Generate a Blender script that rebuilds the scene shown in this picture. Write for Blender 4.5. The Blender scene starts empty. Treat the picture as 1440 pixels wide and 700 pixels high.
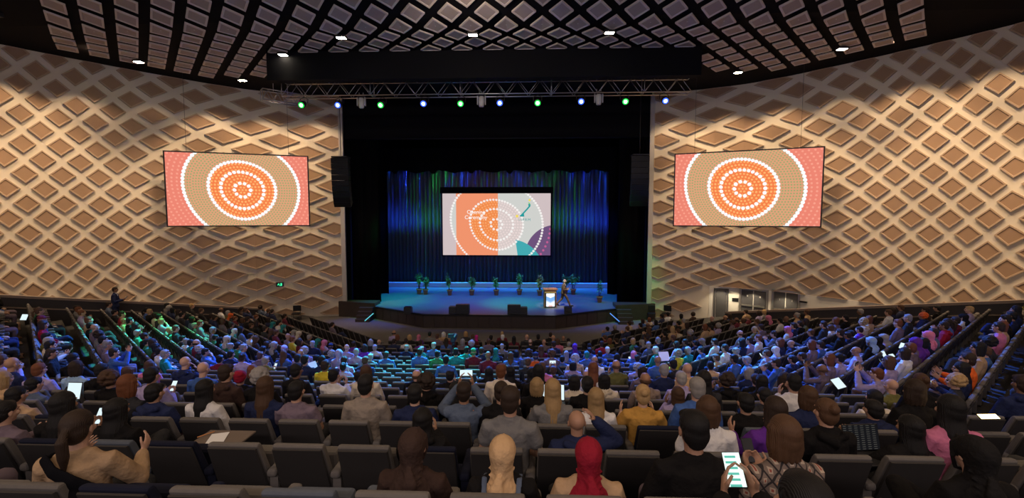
import bpy, bmesh, math, random
from mathutils import Vector, Matrix
R = math.radians
C = bpy.context.scene.collection
random.seed(7)
EYE = Vector((2.3, 0.0, 6.53)); PSI = R(2.3); PHI = R(4.0); F = 640.0
FW = Vector((-math.sin(PSI)*math.cos(PHI), math.cos(PSI)*math.cos(PHI), -math.sin(PHI)))
RT = Vector((math.cos(PSI), math.sin(PSI), 0)); UP = RT.cross(FW)
def proj(p):
    q = Vector(p) - EYE; z = q.dot(FW)
    if z < .05: return (-9999, -9999, z)
    return (720 + F*q.dot(RT)/z, 350 - F*q.dot(UP)/z, z)
def ray(px, py): return FW + RT*((px-720)/F) + UP*((350-py)/F)
def at_z(px, py, z): r = ray(px, py); return EYE + r*((z-EYE.z)/r.z)
def at_y(px, py, y): r = ray(px, py); return EYE + r*((y-EYE.y)/r.y)

# ---------------------------------------------------------------- materials
MATS = {}
def mat(name, col=(.5,.5,.5), rough=.6, metal=0, emit=None, es=0, objcol=False, attr=False, noise=0, nscale=8, bump=0, bscale=40, spec=.4, sheen=0, wave=None):
    m = bpy.data.materials.new(name); m.use_nodes = True; MATS[name] = m
    nt = m.node_tree; b = nt.nodes['Principled BSDF']
    b.inputs['Roughness'].default_value = rough; b.inputs['Metallic'].default_value = metal
    b.inputs['Specular IOR Level'].default_value = spec
    b.inputs['Base Color'].default_value = (*col, 1)
    src = None
    if objcol: src = nt.nodes.new('ShaderNodeObjectInfo').outputs['Color']
    if attr:
        a = nt.nodes.new('ShaderNodeVertexColor'); a.layer_name = 'Col'; src = a.outputs['Color']
    tc = nt.nodes.new('ShaderNodeTexCoord')
    if noise:
        n = nt.nodes.new('ShaderNodeTexNoise'); n.inputs['Scale'].default_value = nscale; n.inputs['Detail'].default_value = 5
        nt.links.new(tc.outputs['Object'], n.inputs['Vector'])
        mr = nt.nodes.new('ShaderNodeMapRange'); mr.inputs['To Min'].default_value = 1-noise; mr.inputs['To Max'].default_value = 1+noise
        nt.links.new(n.outputs['Fac'], mr.inputs['Value'])
        mx = nt.nodes.new('ShaderNodeVectorMath'); mx.operation = 'SCALE'
        if src: nt.links.new(src, mx.inputs[0])
        else: mx.inputs[0].default_value = col
        nt.links.new(mr.outputs['Result'], mx.inputs['Scale']); src = mx.outputs['Vector']
    if src: nt.links.new(src, b.inputs['Base Color'])
    if bump:
        if wave:
            n2 = nt.nodes.new('ShaderNodeTexWave'); n2.inputs['Scale'].default_value = wave; n2.inputs['Distortion'].default_value = 3; n2.inputs['Detail'].default_value = 3
        else:
            n2 = nt.nodes.new('ShaderNodeTexNoise'); n2.inputs['Scale'].default_value = bscale; n2.inputs['Detail'].default_value = 4
        nt.links.new(tc.outputs['Object'], n2.inputs['Vector'])
        bp = nt.nodes.new('ShaderNodeBump'); bp.inputs['Strength'].default_value = bump; bp.inputs['Distance'].default_value = .05 if objcol else .02
        nt.links.new(n2.outputs['Fac'], bp.inputs['Height']); nt.links.new(bp.outputs['Normal'], b.inputs['Normal'])
    if emit:
        b.inputs['Emission Color'].default_value = (*emit, 1); b.inputs['Emission Strength'].default_value = es
    return m
wallp = mat('cream_wall', (.74,.66,.54), .75, noise=.06, nscale=.8, bump=.05)
white_wall = mat('white_wall', (.8,.76,.68), .7, noise=.04)
pan_in = mat('panel_brown', (.36,.23,.145), .75, noise=.1, nscale=2, bump=.1)
pan_rim = mat('panel_rim', (.47,.34,.235), .7)
pan_side = mat('panel_side', (.45,.36,.27), .8)
cp_in = mat('ceiling_panel_face', (.34,.28,.26), .75, noise=.08, nscale=2)
cp_rim = mat('ceiling_panel_rim', (.56,.49,.46), .7)
black = mat('black_paint', (.006,.006,.008), .9, spec=.1)
blackcloth = mat('black_drape', (.008,.008,.010), .95, spec=.05)
curtain_m = mat('curtain_cloth', (.10,.12,.17), .8, bump=.1)
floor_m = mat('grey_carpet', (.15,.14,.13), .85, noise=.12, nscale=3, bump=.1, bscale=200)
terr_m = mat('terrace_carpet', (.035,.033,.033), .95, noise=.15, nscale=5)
stage_m = mat('stage_vinyl', (.13,.14,.17), .45, noise=.12, nscale=1.2, spec=.5)
wood_dark = mat('dark_timber', (.050,.036,.032), .5, noise=.2, nscale=3)
rail_m = mat('rail_timber', (.26,.20,.16), .55, noise=.15, nscale=6)
para_m = mat('parapet_panel', (.045,.040,.042), .7, noise=.1)
metal = mat('truss_aluminium', (.45,.45,.47), .35, metal=.9)
dmetal = mat('dark_metal', (.03,.03,.033), .5, metal=.3)
seat_f = mat('seat_fabric', objcol=True, rough=.9, noise=.12, nscale=30, bump=.15, bscale=250, spec=.2)
shaded_shell = mat('shaded_shell', (.040,.036,.034), .7, noise=.1, nscale=8)  # fabric tone darkened, shade of the unlit seat backs put into the colour
skin_m = mat('skin', objcol=True, rough=.5, noise=.05, nscale=20)
eye_m = mat('eye_dark', (.02,.015,.012), .2)
lip_m = mat('lip', (.35,.10,.08), .4)
cloth_m = mat('cloth', objcol=True, rough=.9, noise=.18, nscale=10, bump=.9, bscale=7, spec=.15)
knit_m = mat('scarf_cloth', objcol=True, rough=.85, bump=.7, bscale=11, spec=.2)
hair_m = mat('hair', objcol=True, rough=.6, bump=.30, wave=55, spec=.3, noise=.25, nscale=30)
shoe_m = mat('shoe_leather', (.02,.018,.016), .4)
crowd_m = mat('crowd_colours', attr=True, rough=.85)
pot_m = mat('terracotta', (.50,.19,.09), .8, noise=.15, nscale=12)
soil_m = mat('soil', (.03,.02,.015), .95, noise=.3, nscale=40)
leaf_m = mat('leaf', (.09,.34,.09), .5, noise=.3, nscale=9)
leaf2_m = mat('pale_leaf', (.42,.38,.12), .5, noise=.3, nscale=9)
stem_m = mat('stem', (.10,.07,.03), .8)
lect_m = mat('lectern_wood', (.34,.14,.06), .4, noise=.25, nscale=6)
plastic = mat('black_plastic', (.012,.012,.013), .4)
door_m = mat('grey_door', (.085,.082,.085), .5, noise=.05)
steel_m = mat('door_steel', (.6,.57,.5), .3, metal=.8)
seatpan = mat('wood_arm', (.17,.13,.10), .6, noise=.1)
head_body = mat('metal_body_white', (.5,.5,.5), .4)  # even whitish body colour of the moving heads
def emis(name, col, s):
    m = mat(name, (.0,.0,.0), .5, emit=col, es=s); return m
lamp_w = emis('lamp_warm', (1,.86,.6), 60)
lamp_g = emis('lens_green', (.02,1,.09), 1.5); lamp_core = emis('lens_core', (.85,1,.95), 8)
lamp_b = emis('lens_blue', (.03,.09,1), 3)
led_c = emis('led_cyan', (.15,.75,.85), .8); led_b = emis('led_blue', (.12,.35,1), .9)
exit_g = emis('exit_green', (.05,.8,.35), 1.3)
phone_s = emis('phone_glow', (.78,.95,1), 1.0)
flame_s = emis('torch_glow', (1,.72,.30), 6)
txt_w = emis('slide_white', (1,1,.97), 1.0)
txt_t = emis('slide_teal', (.02,.36,.36), .9)
txt_y = emis('slide_yellow', (.95,.75,.12), .9)
txt_o = emis('slide_green', (.25,.65,.2), .9)

# ---------------------------------------------------------------- mesh builder
def mesh_obj(name, bm, mats, parent=None, smooth=False, bevel=0):
    me = bpy.data.meshes.new(name); bm.normal_update(); bm.to_mesh(me); bm.free()
    if not isinstance(mats, (list, tuple)): mats = [mats]
    for m in mats: me.materials.append(m)
    if smooth:
        for p in me.polygons: p.use_smooth = True
    o = bpy.data.objects.new(name, me); C.objects.link(o)
    if parent: o.parent = parent
    if bevel:
        md = o.modifiers.new('Bevel', 'BEVEL'); md.width = bevel; md.segments = 2; md.limit_method = 'ANGLE'
    return o
def tag(o, label=None, cat=None, group=None, kind=None):
    if label: o['label'] = label
    if cat: o['category'] = cat
    if group: o['group'] = group
    if kind: o['kind'] = kind
    return o
def empty(name, loc=(0,0,0), rz=0):
    o = bpy.data.objects.new(name, None); o.location = loc; o.rotation_euler = (0,0,rz); o.empty_display_size = .1
    C.objects.link(o); return o
def box(bm, c, s, M=None, mi=0):
    """centre, full size"""
    vs = []
    for dx in (-.5,.5):
        for dy in (-.5,.5):
            for dz in (-.5,.5):
                v = Vector((c[0]+dx*s[0], c[1]+dy*s[1], c[2]+dz*s[2]))
                vs.append(bm.verts.new(M @ v if M else v))
    for f in ((0,1,3,2),(4,6,7,5),(0,4,5,1),(2,3,7,6),(0,2,6,4),(1,5,7,3)):
        fc = bm.faces.new([vs[i] for i in f]); fc.material_index = mi
def rbox(bm, c, s, b=.02, seg=2, M=None, mi=0):
    t = bmesh.new(); box(t, c, s, None, mi); t.normal_update()
    bmesh.ops.bevel(t, geom=t.edges[:], offset=b, segments=seg, profile=.5, affect='EDGES')
    join(bm, t, M); 
def join(bm, t, M=None):
    idx = {}
    for v in t.verts: idx[v.index if v.index >= 0 else id(v)] = None
    t.verts.index_update()
    nv = [bm.verts.new(M @ v.co if M else v.co) for v in t.verts]
    for f in t.faces:
        try:
            nf = bm.faces.new([nv[v.index] for v in f.verts]); nf.material_index = f.material_index; nf.smooth = f.smooth
        except ValueError: pass
    t.free()
def prism(bm, pts, z0, z1, mi=0, capmi=None):
    """vertical prism of plan points; z0,z1 numbers or lists"""
    n = len(pts)
    za = z0 if isinstance(z0, (list,tuple)) else [z0]*n; zb = z1 if isinstance(z1, (list,tuple)) else [z1]*n
    a = [bm.verts.new((p[0],p[1],za[i])) for i,p in enumerate(pts)]; b = [bm.verts.new((p[0],p[1],zb[i])) for i,p in enumerate(pts)]
    for i in range(n):
        f = bm.faces.new((a[i],a[(i+1)%n],b[(i+1)%n],b[i])); f.material_index = mi
    f = bm.faces.new(b); f.material_index = mi if capmi is None else capmi
    f = bm.faces.new(a[::-1]); f.material_index = mi
def tube(bm, pts, rad, seg=10, right=None, caps=True, mi=0):
    """tube through pts; rad per point: r or (rx,ry) with rx along `right`"""
    pts = [Vector(p) for p in pts]; n = len(pts)
    if not isinstance(rad, list): rad = [rad]*n
    rings = []
    for i,p in enumerate(pts):
        d = (pts[min(i+1,n-1)] - pts[max(i-1,0)])
        if d.length < 1e-7: d = Vector((0,0,1))
        d.normalize()
        rr = Vector(right) if right is not None else (Vector((1,0,0)) if abs(d.x) < .9 else Vector((0,1,0)))
        x = (rr - d*rr.dot(d)).normalized(); y = d.cross(x)
        r = rad[i]; rx, ry = (r if isinstance(r, tuple) else (r, r))
        rings.append([bm.verts.new(p + x*rx*math.cos(2*math.pi*k/seg) + y*ry*math.sin(2*math.pi*k/seg)) for k in range(seg)])
    for a,b in zip(rings, rings[1:]):
        for k in range(seg):
            f = bm.faces.new((a[k],a[(k+1)%seg],b[(k+1)%seg],b[k])); f.material_index = mi; f.smooth = True
    if caps:
        f = bm.faces.new(rings[0][::-1]); f.material_index = mi
        f = bm.faces.new(rings[-1]); f.material_index = mi
def limb(bm, pts, rad, seg=12, right=None):
    """tube with rounded ends"""
    pts = [Vector(p) for p in pts]
    if not isinstance(rad, list): rad = [rad]*len(pts)
    def m(r, s): return (r[0]*s, r[1]*s) if isinstance(r, tuple) else r*s
    def mn(r): return min(r) if isinstance(r, tuple) else r
    d0 = (pts[0]-pts[1]).normalized(); d1 = (pts[-1]-pts[-2]).normalized()
    P = [pts[0]+d0*mn(rad[0])*.95, pts[0]+d0*mn(rad[0])*.6] + pts + [pts[-1]+d1*mn(rad[-1])*.6, pts[-1]+d1*mn(rad[-1])*.95]
    Q = [m(rad[0],.3), m(rad[0],.8)] + rad + [m(rad[-1],.8), m(rad[-1],.3)]
    tube(bm, P, Q, seg, right)
def ell(bm, c, r, M=None, u=16, v=10):
    T = Matrix.Translation(c) @ Matrix.Diagonal((r[0],r[1],r[2],1))
    if M: T = M @ T
    bmesh.ops.create_uvsphere(bm, u_segments=u, v_segments=v, radius=1, matrix=T)
def lathe(bm, prof, c=(0,0,0), seg=16, mi=0):
    tube(bm, [(c[0],c[1],c[2]+z) for r,z in prof], [r for r,z in prof], seg, right=(1,0,0), mi=mi)
def voxel(bm, size, smooth=3, deci=1.0, name='m'):
    """fuse the closed shapes in bm into one continuous surface"""
    me = bpy.data.meshes.new(name); bm.to_mesh(me); bm.free()
    o = bpy.data.objects.new(name, me); C.objects.link(o)
    r = o.modifiers.new('r', 'REMESH'); r.mode = 'VOXEL'; r.voxel_size = size; r.use_smooth_shade = True
    if smooth:
        s = o.modifiers.new('s', 'SMOOTH'); s.factor = .5; s.iterations = smooth
    if deci < 1:
        d = o.modifiers.new('d', 'DECIMATE'); d.ratio = deci
    dg = bpy.context.evaluated_depsgraph_get(); dg.update()
    out = bpy.data.meshes.new_from_object(o.evaluated_get(dg)); out.name = name
    bpy.data.objects.remove(o); bpy.data.meshes.remove(me)
    for p in out.polygons: p.use_smooth = True
    return out
def decim(me, ratio, name):
    o = bpy.data.objects.new(name, me); C.objects.link(o)
    d = o.modifiers.new('d', 'DECIMATE'); d.ratio = ratio
    dg = bpy.context.evaluated_depsgraph_get(); dg.update()
    out = bpy.data.meshes.new_from_object(o.evaluated_get(dg)); out.name = name
    bpy.data.objects.remove(o)
    return out

ORD = 'zeroth first second third fourth fifth sixth seventh eighth ninth tenth eleventh twelfth thirteenth fourteenth fifteenth sixteenth seventeenth eighteenth nineteenth'.split()
def ordw(n):
    if n < 20: return ORD[n]
    t = {2:('twentieth','twenty'),3:('thirtieth','thirty'),4:('fortieth','forty'),5:('fiftieth','fifty')}[n//10]
    return t[0] if n % 10 == 0 else t[1]+'-'+ORD[n%10]

# ---------------------------------------------------------------- camera, world
cam = bpy.data.cameras.new('camera'); cam.sensor_width = 36; cam.lens = 16; cam.clip_start = .05; cam.clip_end = 200
co = bpy.data.objects.new('camera', cam); C.objects.link(co); co.location = EYE; co.rotation_euler = (R(86), 0, PSI)
bpy.context.scene.camera = co
w = bpy.data.worlds.new('world'); bpy.context.scene.world = w; w.use_nodes = True
w.node_tree.nodes['Background'].inputs[0].default_value = (.5,.5,.6,1); w.node_tree.nodes['Background'].inputs[1].default_value = .004
sc = bpy.context.scene
sc.view_settings.view_transform = 'Standard'; sc.view_settings.look = 'None'; sc.view_settings.exposure = 0; sc.view_settings.gamma = 1
sc.view_settings.use_curve_mapping = False
sc.cycles.use_denoising = True; sc.cycles.sample_clamp_indirect = 4; sc.cycles.max_bounces = 5; sc.cycles.diffuse_bounces = 3; sc.cycles.glossy_bounces = 2
sc.cycles.caustics_reflective = False; sc.cycles.caustics_refractive = False

def spot(name, loc, tgt, col, power, size=60, blend=.5, rad=.08):
    l = bpy.data.lights.new(name, 'SPOT'); l.color = col; l.energy = power; l.spot_size = R(size); l.spot_blend = blend; l.shadow_soft_size = rad
    o = bpy.data.objects.new(name, l); C.objects.link(o); o.location = loc
    o.rotation_euler = (Vector(tgt)-Vector(loc)).to_track_quat('-Z', 'Y').to_euler(); return o
def area(name, loc, tgt, col, power, sx, sy):
    l = bpy.data.lights.new(name, 'AREA'); l.shape = 'RECTANGLE'; l.size = sx; l.size_y = sy; l.color = col; l.energy = power
    o = bpy.data.objects.new(name, l); C.objects.link(o); o.location = loc
    o.rotation_euler = (Vector(tgt)-Vector(loc)).to_track_quat('-Z', 'Y').to_euler(); return o
# ================================================================ ROOM
# plan of the fan-shaped side wall (right half; the left is its mirror image)
WP = [(9.9,29.4),(11.7,29.1),(13.4,28.5),(15.0,27.6),(16.3,26.5),(17.5,25.2),(18.8,23.7),(20.0,22.2),(21.2,20.6),(22.3,18.9),(23.3,17.0),(24.1,15.0),(24.8,12.8),(25.3,10),(25.6,6),(25.6,0),(25.6,-6)]
SS = [0]
for a, b in zip(WP, WP[1:]): SS.append(SS[-1] + math.dist(a, b))
def wall_pt(s, side, off=0):
    i = 0
    while i < len(SS)-2 and SS[i+1] < s: i += 1
    t = (s-SS[i])/(SS[i+1]-SS[i]); a, b = Vector(WP[i]), Vector(WP[i+1]); p = a.lerp(b, t)
    def nrm(k):
        k = max(0, min(len(WP)-2, k)); d = (Vector(WP[k+1])-Vector(WP[k])).normalized(); return Vector((d.y, -d.x))
    n = nrm(i).lerp(nrm(i+1) if t > .5 else nrm(i-1), abs(t-.5)).normalized()     # towards the hall
    p = p + n*off
    return (p.x*side, p.y)
def ceil_z(y): return 14.28 if y > 18.3 else 14.28 + .25*(18.3-y)
# wall shells
for side, nm in ((-1,'wall_left'),(1,'wall_right')):
    bm = bmesh.new(); n = 80
    st = [SS[-1]*i/n for i in range(n+1)]
    a = [wall_pt(s, side) for s in st]; b = [wall_pt(s, side, -.35) for s in st]
    va = [[bm.verts.new((p[0],p[1],z)) for z in (0, ceil_z(p[1])+.3)] for p in a]; vb = [[bm.verts.new((p[0],p[1],z)) for z in (0, ceil_z(p[1])+.3)] for p in b]
    for i in range(n):
        for A in (va, vb): bm.faces.new((A[i][0],A[i+1][0],A[i+1][1],A[i][1]))
        bm.faces.new((va[i][1],va[i+1][1],vb[i+1][1],vb[i][1]))
    bm.faces.new((va[0][0],va[0][1],vb[0][1],vb[0][0]))
    bmesh.ops.recalc_face_normals(bm, faces=bm.faces[:])
    W_ = mesh_obj(nm, bm, wallp); tag(W_, kind='structure')
    if side < 0: WL = W_
    else: WR = W_
# column positions of the diamond panels, read along the right wall
def ray_s(px, py=300):
    r = ray(px, py); best = None
    for i in range(len(WP)-1):
        a, b = Vector(WP[i]), Vector(WP[i+1]); d = b-a; o = Vector((EYE.x,EYE.y)); q = Vector((r.x,r.y))
        den = q.x*d.y - q.y*d.x
        if abs(den) < 1e-9: continue
        t = ((a-o).x*d.y-(a-o).y*d.x)/den; u = ((a-o).x*q.y-(a-o).y*q.x)/den
        if t > 0 and 0 <= u <= 1: best = SS[i]+u*d.length
    return best
cols = [ray_s(p) for p in (1002,1043,1082,1117,1147,1178,1207,1232,1258,1283,1310,1337,1364,1393,1422)]
cols = [cols[0]-3.1, cols[0]-1.6] + cols
while cols[-1] < SS[-1]-1: cols.append(cols[-1] + .80)
PER = 1.385
def clip(poly, f):
    out = []
    for i, p in enumerate(poly):
        q = poly[(i+1) % len(poly)]; a, b = f(p), f(q)
        if a >= 0: out.append(p)
        if (a >= 0) != (b >= 0):
            t = a/(a-b); out.append((p[0]+(q[0]-p[0])*t, p[1]+(q[1]-p[1])*t))
    return out
def shrink(poly, k):
    cx = sum(p[0] for p in poly)/len(poly); cy = sum(p[1] for p in poly)/len(poly)
    return [(cx+(p[0]-cx)*k, cy+(p[1]-cy)*k) for p in poly]
S_DOOR0, S_DOOR1 = ray_s(997, 420), ray_s(1250, 425)
def wall_z(px, py):
    s = ray_s(px, py); p = wall_pt(s, 1); r = ray(px, py); return EYE.z + r.z*((p[1]-EYE.y)/r.y)
RTOP = wall_z(1000, 402)
def door_top(s): return 3.62 - .0*(s-S_DOOR0)
def panel_mesh(bm, poly, side, th=.115):
    """raised diamond with a pale chamfered rim and a brown face"""
    if len(poly) < 3: return
    inner = shrink(poly, .84)
    P = lambda q, off: (*wall_pt(q[0], side, off), q[1])
    o0 = [bm.verts.new(P(q, -.02)) for q in poly]; o1 = [bm.verts.new(P(q, th)) for q in poly]
    i1 = [bm.verts.new(P(q, th)) for q in inner]; i2 = [bm.verts.new(P(q, th-.03)) for q in shrink(poly, .80)]
    n = len(poly)
    for k in range(n):
        j = (k+1) % n
        bm.faces.new((o0[k],o0[j],o1[j],o1[k])).material_index = 2
        bm.faces.new((o1[k],o1[j],i1[j],i1[k])).material_index = 1
        bm.faces.new((i1[k],i1[j],i2[j],i2[k])).material_index = 1
    bm.faces.new(i2).material_index = 0
Z0 = at_y(1002, 354.7, 28.0).z
for side, root in ((-1, WL), (1, WR)):
    plist = []
    for ci, s in enumerate(cols):
        l = cols[ci-1] if ci else s-1.6; r = cols[ci+1] if ci+1 < len(cols) else s+.8
        k0 = Z0 + (ci % 2)*PER/2
        for k in range(-8, 16):
            z = k0 + k*PER
            hh = .32*PER; wl = .72*(s-l); wr = .72*(r-s)
            poly = [(s, z+hh), (s+wr, z), (s, z-hh), (s-wl, z)]
            poly = clip(poly, lambda p: p[0]-.12); poly = clip(poly, lambda p: p[1]-.12) if poly else []
            zt = ceil_z(wall_pt(s, 1)[1])-.02
            poly = clip(poly, lambda p: zt-p[1]) if poly else []
            if side > 0 and poly:
                cxp = sum(p[0] for p in poly)/len(poly)
                if cxp > S_DOOR0: poly = clip([(max(p[0], S_DOOR0+.01) if p[1] < RTOP else p[0], p[1]) for p in poly], lambda p: p[1]-(RTOP+.02 if cxp < S_DOOR1 else 0))
                elif poly: poly = clip(poly, lambda p: (S_DOOR0-.05-p[0]) if z < RTOP-.1 else 1)
            if len(poly) < 3: continue
            w3 = wall_pt(s, side); q = proj((w3[0], w3[1], z))
            vis = -40 < q[0] < 1480 and -30 < q[1] < 460
            if q[2] < 0 or not vis:
                if q[2] < 0 or w3[1] < 12: continue
            plist.append((q[2] if vis else 99, poly))
    plist.sort(key=lambda t: t[0])
    rest = bmesh.new()
    for i, (d, poly) in enumerate(plist):
        if i < 100:
            bm = bmesh.new(); panel_mesh(bm, poly, side); bmesh.ops.recalc_face_normals(bm, faces=bm.faces[:])
            mesh_obj('diamond_panel', bm, [pan_in, pan_rim, pan_side], root)
        else: panel_mesh(rest, poly, side)
    bmesh.ops.recalc_face_normals(rest, faces=rest.faces[:])
    tag(mesh_obj('diamond_panel_field', rest, [pan_in, pan_rim, pan_side], root), kind='stuff')

# white door recess on the right wall
def wall_strip(bm, s0, s1, zf0, zf1, side, off, th, n=10, mi=0):
    """slab that follows the wall between s0 and s1"""
    prev = None
    for i in range(n+1):
        s = s0+(s1-s0)*i/n; a = wall_pt(s, side, off); b = wall_pt(s, side, off+th); z0 = zf0(s); z1 = zf1(s)
        cur = [bm.verts.new((a[0],a[1],z0)), bm.verts.new((a[0],a[1],z1)), bm.verts.new((b[0],b[1],z1)), bm.verts.new((b[0],b[1],z0))]
        if prev:
            for k in range(4):
                bm.faces.new((prev[k],prev[(k+1)%4],cur[(k+1)%4],cur[k])).material_index = mi
        else: bm.faces.new(cur[::-1]).material_index = mi
        prev = cur
    bm.faces.new(prev).material_index = mi
bm = bmesh.new(); wall_strip(bm, S_DOOR0, S_DOOR1+3, lambda s: 0, lambda s: RTOP, 1, .0, .03, 20); bmesh.ops.recalc_face_normals(bm, faces=bm.faces[:])
tag(mesh_obj('wall_door_recess', bm, white_wall), kind='structure')
def door(name, px0, px1, leaves, ztop):
    s0, s1 = ray_s(px0, 420), ray_s(px1, 420); zb = 0.0 if leaves == 1 else .0
    root = empty(name, (*wall_pt((s0+s1)/2, 1, .05), zb)); tag(root, kind='structure')
    inv = Matrix.Translation(-root.location)
    def part(nm, fn, m):
        bm = bmesh.new(); fn(bm); bmesh.ops.recalc_face_normals(bm, faces=bm.faces[:]); bm.transform(inv); return mesh_obj(nm, bm, m, root)
    part('door_frame', lambda bm: (wall_strip(bm, s0-.1, s0, lambda s: zb, lambda s: ztop+.1, 1, .03, .06, 1), wall_strip(bm, s1, s1+.1, lambda s: zb, lambda s: ztop+.1, 1, .03, .06, 1), wall_strip(bm, s0-.1, s1+.1, lambda s: ztop, lambda s: ztop+.1, 1, .03, .06, 2)), steel_m if leaves > 1 else door_m)
    w_ = (s1-s0)/leaves
    for i in range(leaves):
        a, b = s0+i*w_+.03, s0+(i+1)*w_-.03
        part('door_leaf', lambda bm: wall_strip(bm, a, b, lambda s: zb+.02, lambda s: ztop-.02, 1, .035, .04, 2), door_m)
        if leaves > 1:
            part('push_bar', lambda bm: wall_strip(bm, a+.03, b-.03, lambda s: wall_z(1060,430)-.04, lambda s: wall_z(1060,430)+.05, 1, .09, .06, 1), steel_m)
            part('door_sign', lambda bm: wall_strip(bm, a+.3, b-.25, lambda s: wall_z(1060,416.5)-.05, lambda s: wall_z(1060,416.5)+.05, 1, .08, .01, 1), white_wall)
door('door_1', 1006, 1022, 1, wall_z(1014,407.5))
door('door_2', 1042, 1078, 2, wall_z(1060,408))
door('door_3', 1088, 1123, 2, wall_z(1105,410.5))
# small wall fittings beside the doors
bm = bmesh.new(); s_ = ray_s(1036, 420); wall_strip(bm, s_-.25, s_+.1, lambda s: wall_z(1036,424), lambda s: wall_z(1036,419), 1, .03, .03, 1)
tag(mesh_obj('wall_notice', bm, plastic), 'small dark notice on white wall between the single and double doors', 'notice')
bm = bmesh.new(); s_ = ray_s(1130, 420); wall_strip(bm, s_-.15, s_+.2, lambda s: wall_z(1130,425), lambda s: wall_z(1130,423), 1, .03, .12, 1)
tag(mesh_obj('wall_camera', bm, plastic), 'small black wall fitting just beyond the double doors', 'wall fitting')

# ---------------------------------------------------------------- floors
def T_(d): return .88 + .275*d - .0074*max(0, d-9.4)**2
def rowd(k): return 2.46 + 1.1*k
def lvl(k): return max(0.0, EYE.z - T_(rowd(k)) - .95)
def bw(d): return 4.5 + (20-d)*.33
A40 = R(40)
PAR0, PAR1 = Vector((13.2,25.6)), Vector((18.3,16.7))
pdir = (PAR1-PAR0).normalized()
def par_hit(k, off=0):
    """distance along the side row k from the bend to the parapet line"""
    J = Vector((bw(rowd(k)), rowd(k)+off)); d = Vector((math.cos(A40), math.sin(A40)))
    den = d.x*pdir.y - d.y*pdir.x
    t = ((PAR0-J).x*pdir.y - (PAR0-J).y*pdir.x)/den
    if J.y + d.y*t > 25.3: t = (25.3-J.y)/d.y
    return t
bm = bmesh.new(); prism(bm, [(-26,19.5),(26,19.5),(26,45),(-26,45)], -.3, 0); tag(mesh_obj('floor', bm, floor_m), kind='structure')
bm = bmesh.new()
K0, K1 = -4, 16
def rowline(k, off):
    d = rowd(k)+off; b = bw(rowd(k)); t = par_hit(k, off)+.35
    e = (b+math.cos(A40)*t, d+math.sin(A40)*t)
    return [(-e[0],e[1]),(-b,d),(b,d),e]
for k in range(K0, K1+1):
    A = rowline(k, -.12); B = rowline(k+1, -.12) if k < K1 else rowline(k, 1.15)
    z = lvl(k) if k < K1 else .03; zb = -.3
    for i in range(3):
        prism(bm, [A[i],A[i+1],B[i+1],B[i]], zb, z)
bmesh.ops.recalc_face_normals(bm, faces=bm.faces[:])
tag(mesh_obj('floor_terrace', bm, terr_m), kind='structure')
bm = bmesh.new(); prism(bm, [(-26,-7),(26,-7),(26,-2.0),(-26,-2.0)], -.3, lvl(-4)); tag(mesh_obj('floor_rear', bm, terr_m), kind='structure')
# parapets and the ramp behind them
def para_z(p):  # top of parapet along its run (0 at the stage end)
    return 1.25 + .222*p
L_ = (PAR1-PAR0).length
for side, nm in ((-1,'left'),(1,'right')):
    root = None
    a = PAR0; b = PAR0 + pdir*24; n = Vector((pdir.y, -pdir.x)); 
    if n.x > 0: n = -n     # towards seats
    def sl(bm, o0, o1, z0, z1, q0=0, q1=24):
        pts = [a+pdir*q0+n*o0, a+pdir*q1+n*o0, a+pdir*q1+n*o1, a+pdir*q0+n*o1]
        za, zb_ = para_z(q0), para_z(q1)
        prism(bm, [(p.x*side,p.y) for p in pts], [max(-.2,za+z0),max(-.2,zb_+z0),max(-.2,zb_+z0),max(-.2,za+z0)], [za+z1,zb_+z1,zb_+z1,za+z1])
        bmesh.ops.recalc_face_normals(bm, faces=bm.faces[:])
    bm = bmesh.new(); sl(bm, -.15, 0, -3.2, -.1); root = mesh_obj('wall_parapet_'+nm, bm, para_m); tag(root, kind='structure')
    bm = bmesh.new(); sl(bm, -.32, .03, -.1, 0); mesh_obj('capping', bm, rail_m, root)
    bm = bmesh.new(); sl(bm, .0, .05, -.52, -.47); mesh_obj('handrail', bm, rail_m, root)
    bm = bmesh.new()
    w0 = [wall_pt(s, 1) for s in [2+i*1.5 for i in range(18)]]
    prev = None
    for i in range(18):
        q = i*1.42; p = a+pdir*q-n*.1; wv = Vector(w0[i]); z = max(.02, para_z(q)-1.3)
        cur = (bm.verts.new((p.x*side,p.y,z)), bm.verts.new((wv.x*side,wv.y,z)))
        if prev: bm.faces.new((prev[0],prev[1],cur[1],cur[0]))
        prev = cur
    bmesh.ops.solidify(bm, geom=bm.faces[:], thickness=.1)
    tag(mesh_obj('floor_ramp_'+nm, bm, floor_m), kind='structure')

# ---------------------------------------------------------------- ceiling
bm = bmesh.new()
ys = [46, 18.3, -7]; 
pts = [(y, ceil_z(y)) for y in ys]
for (y0,z0),(y1,z1) in zip(pts, pts[1:]):
    prism(bm, [(-27,y0),(27,y0),(27,y1),(-27,y1)], [z0,z0,z1,z1], [z0+.3,z0+.3,z1+.3,z1+.3])
bmesh.ops.recalc_face_normals(bm, faces=bm.faces[:])
CE = mesh_obj('ceiling', bm, black); tag(CE, kind='structure')
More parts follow.
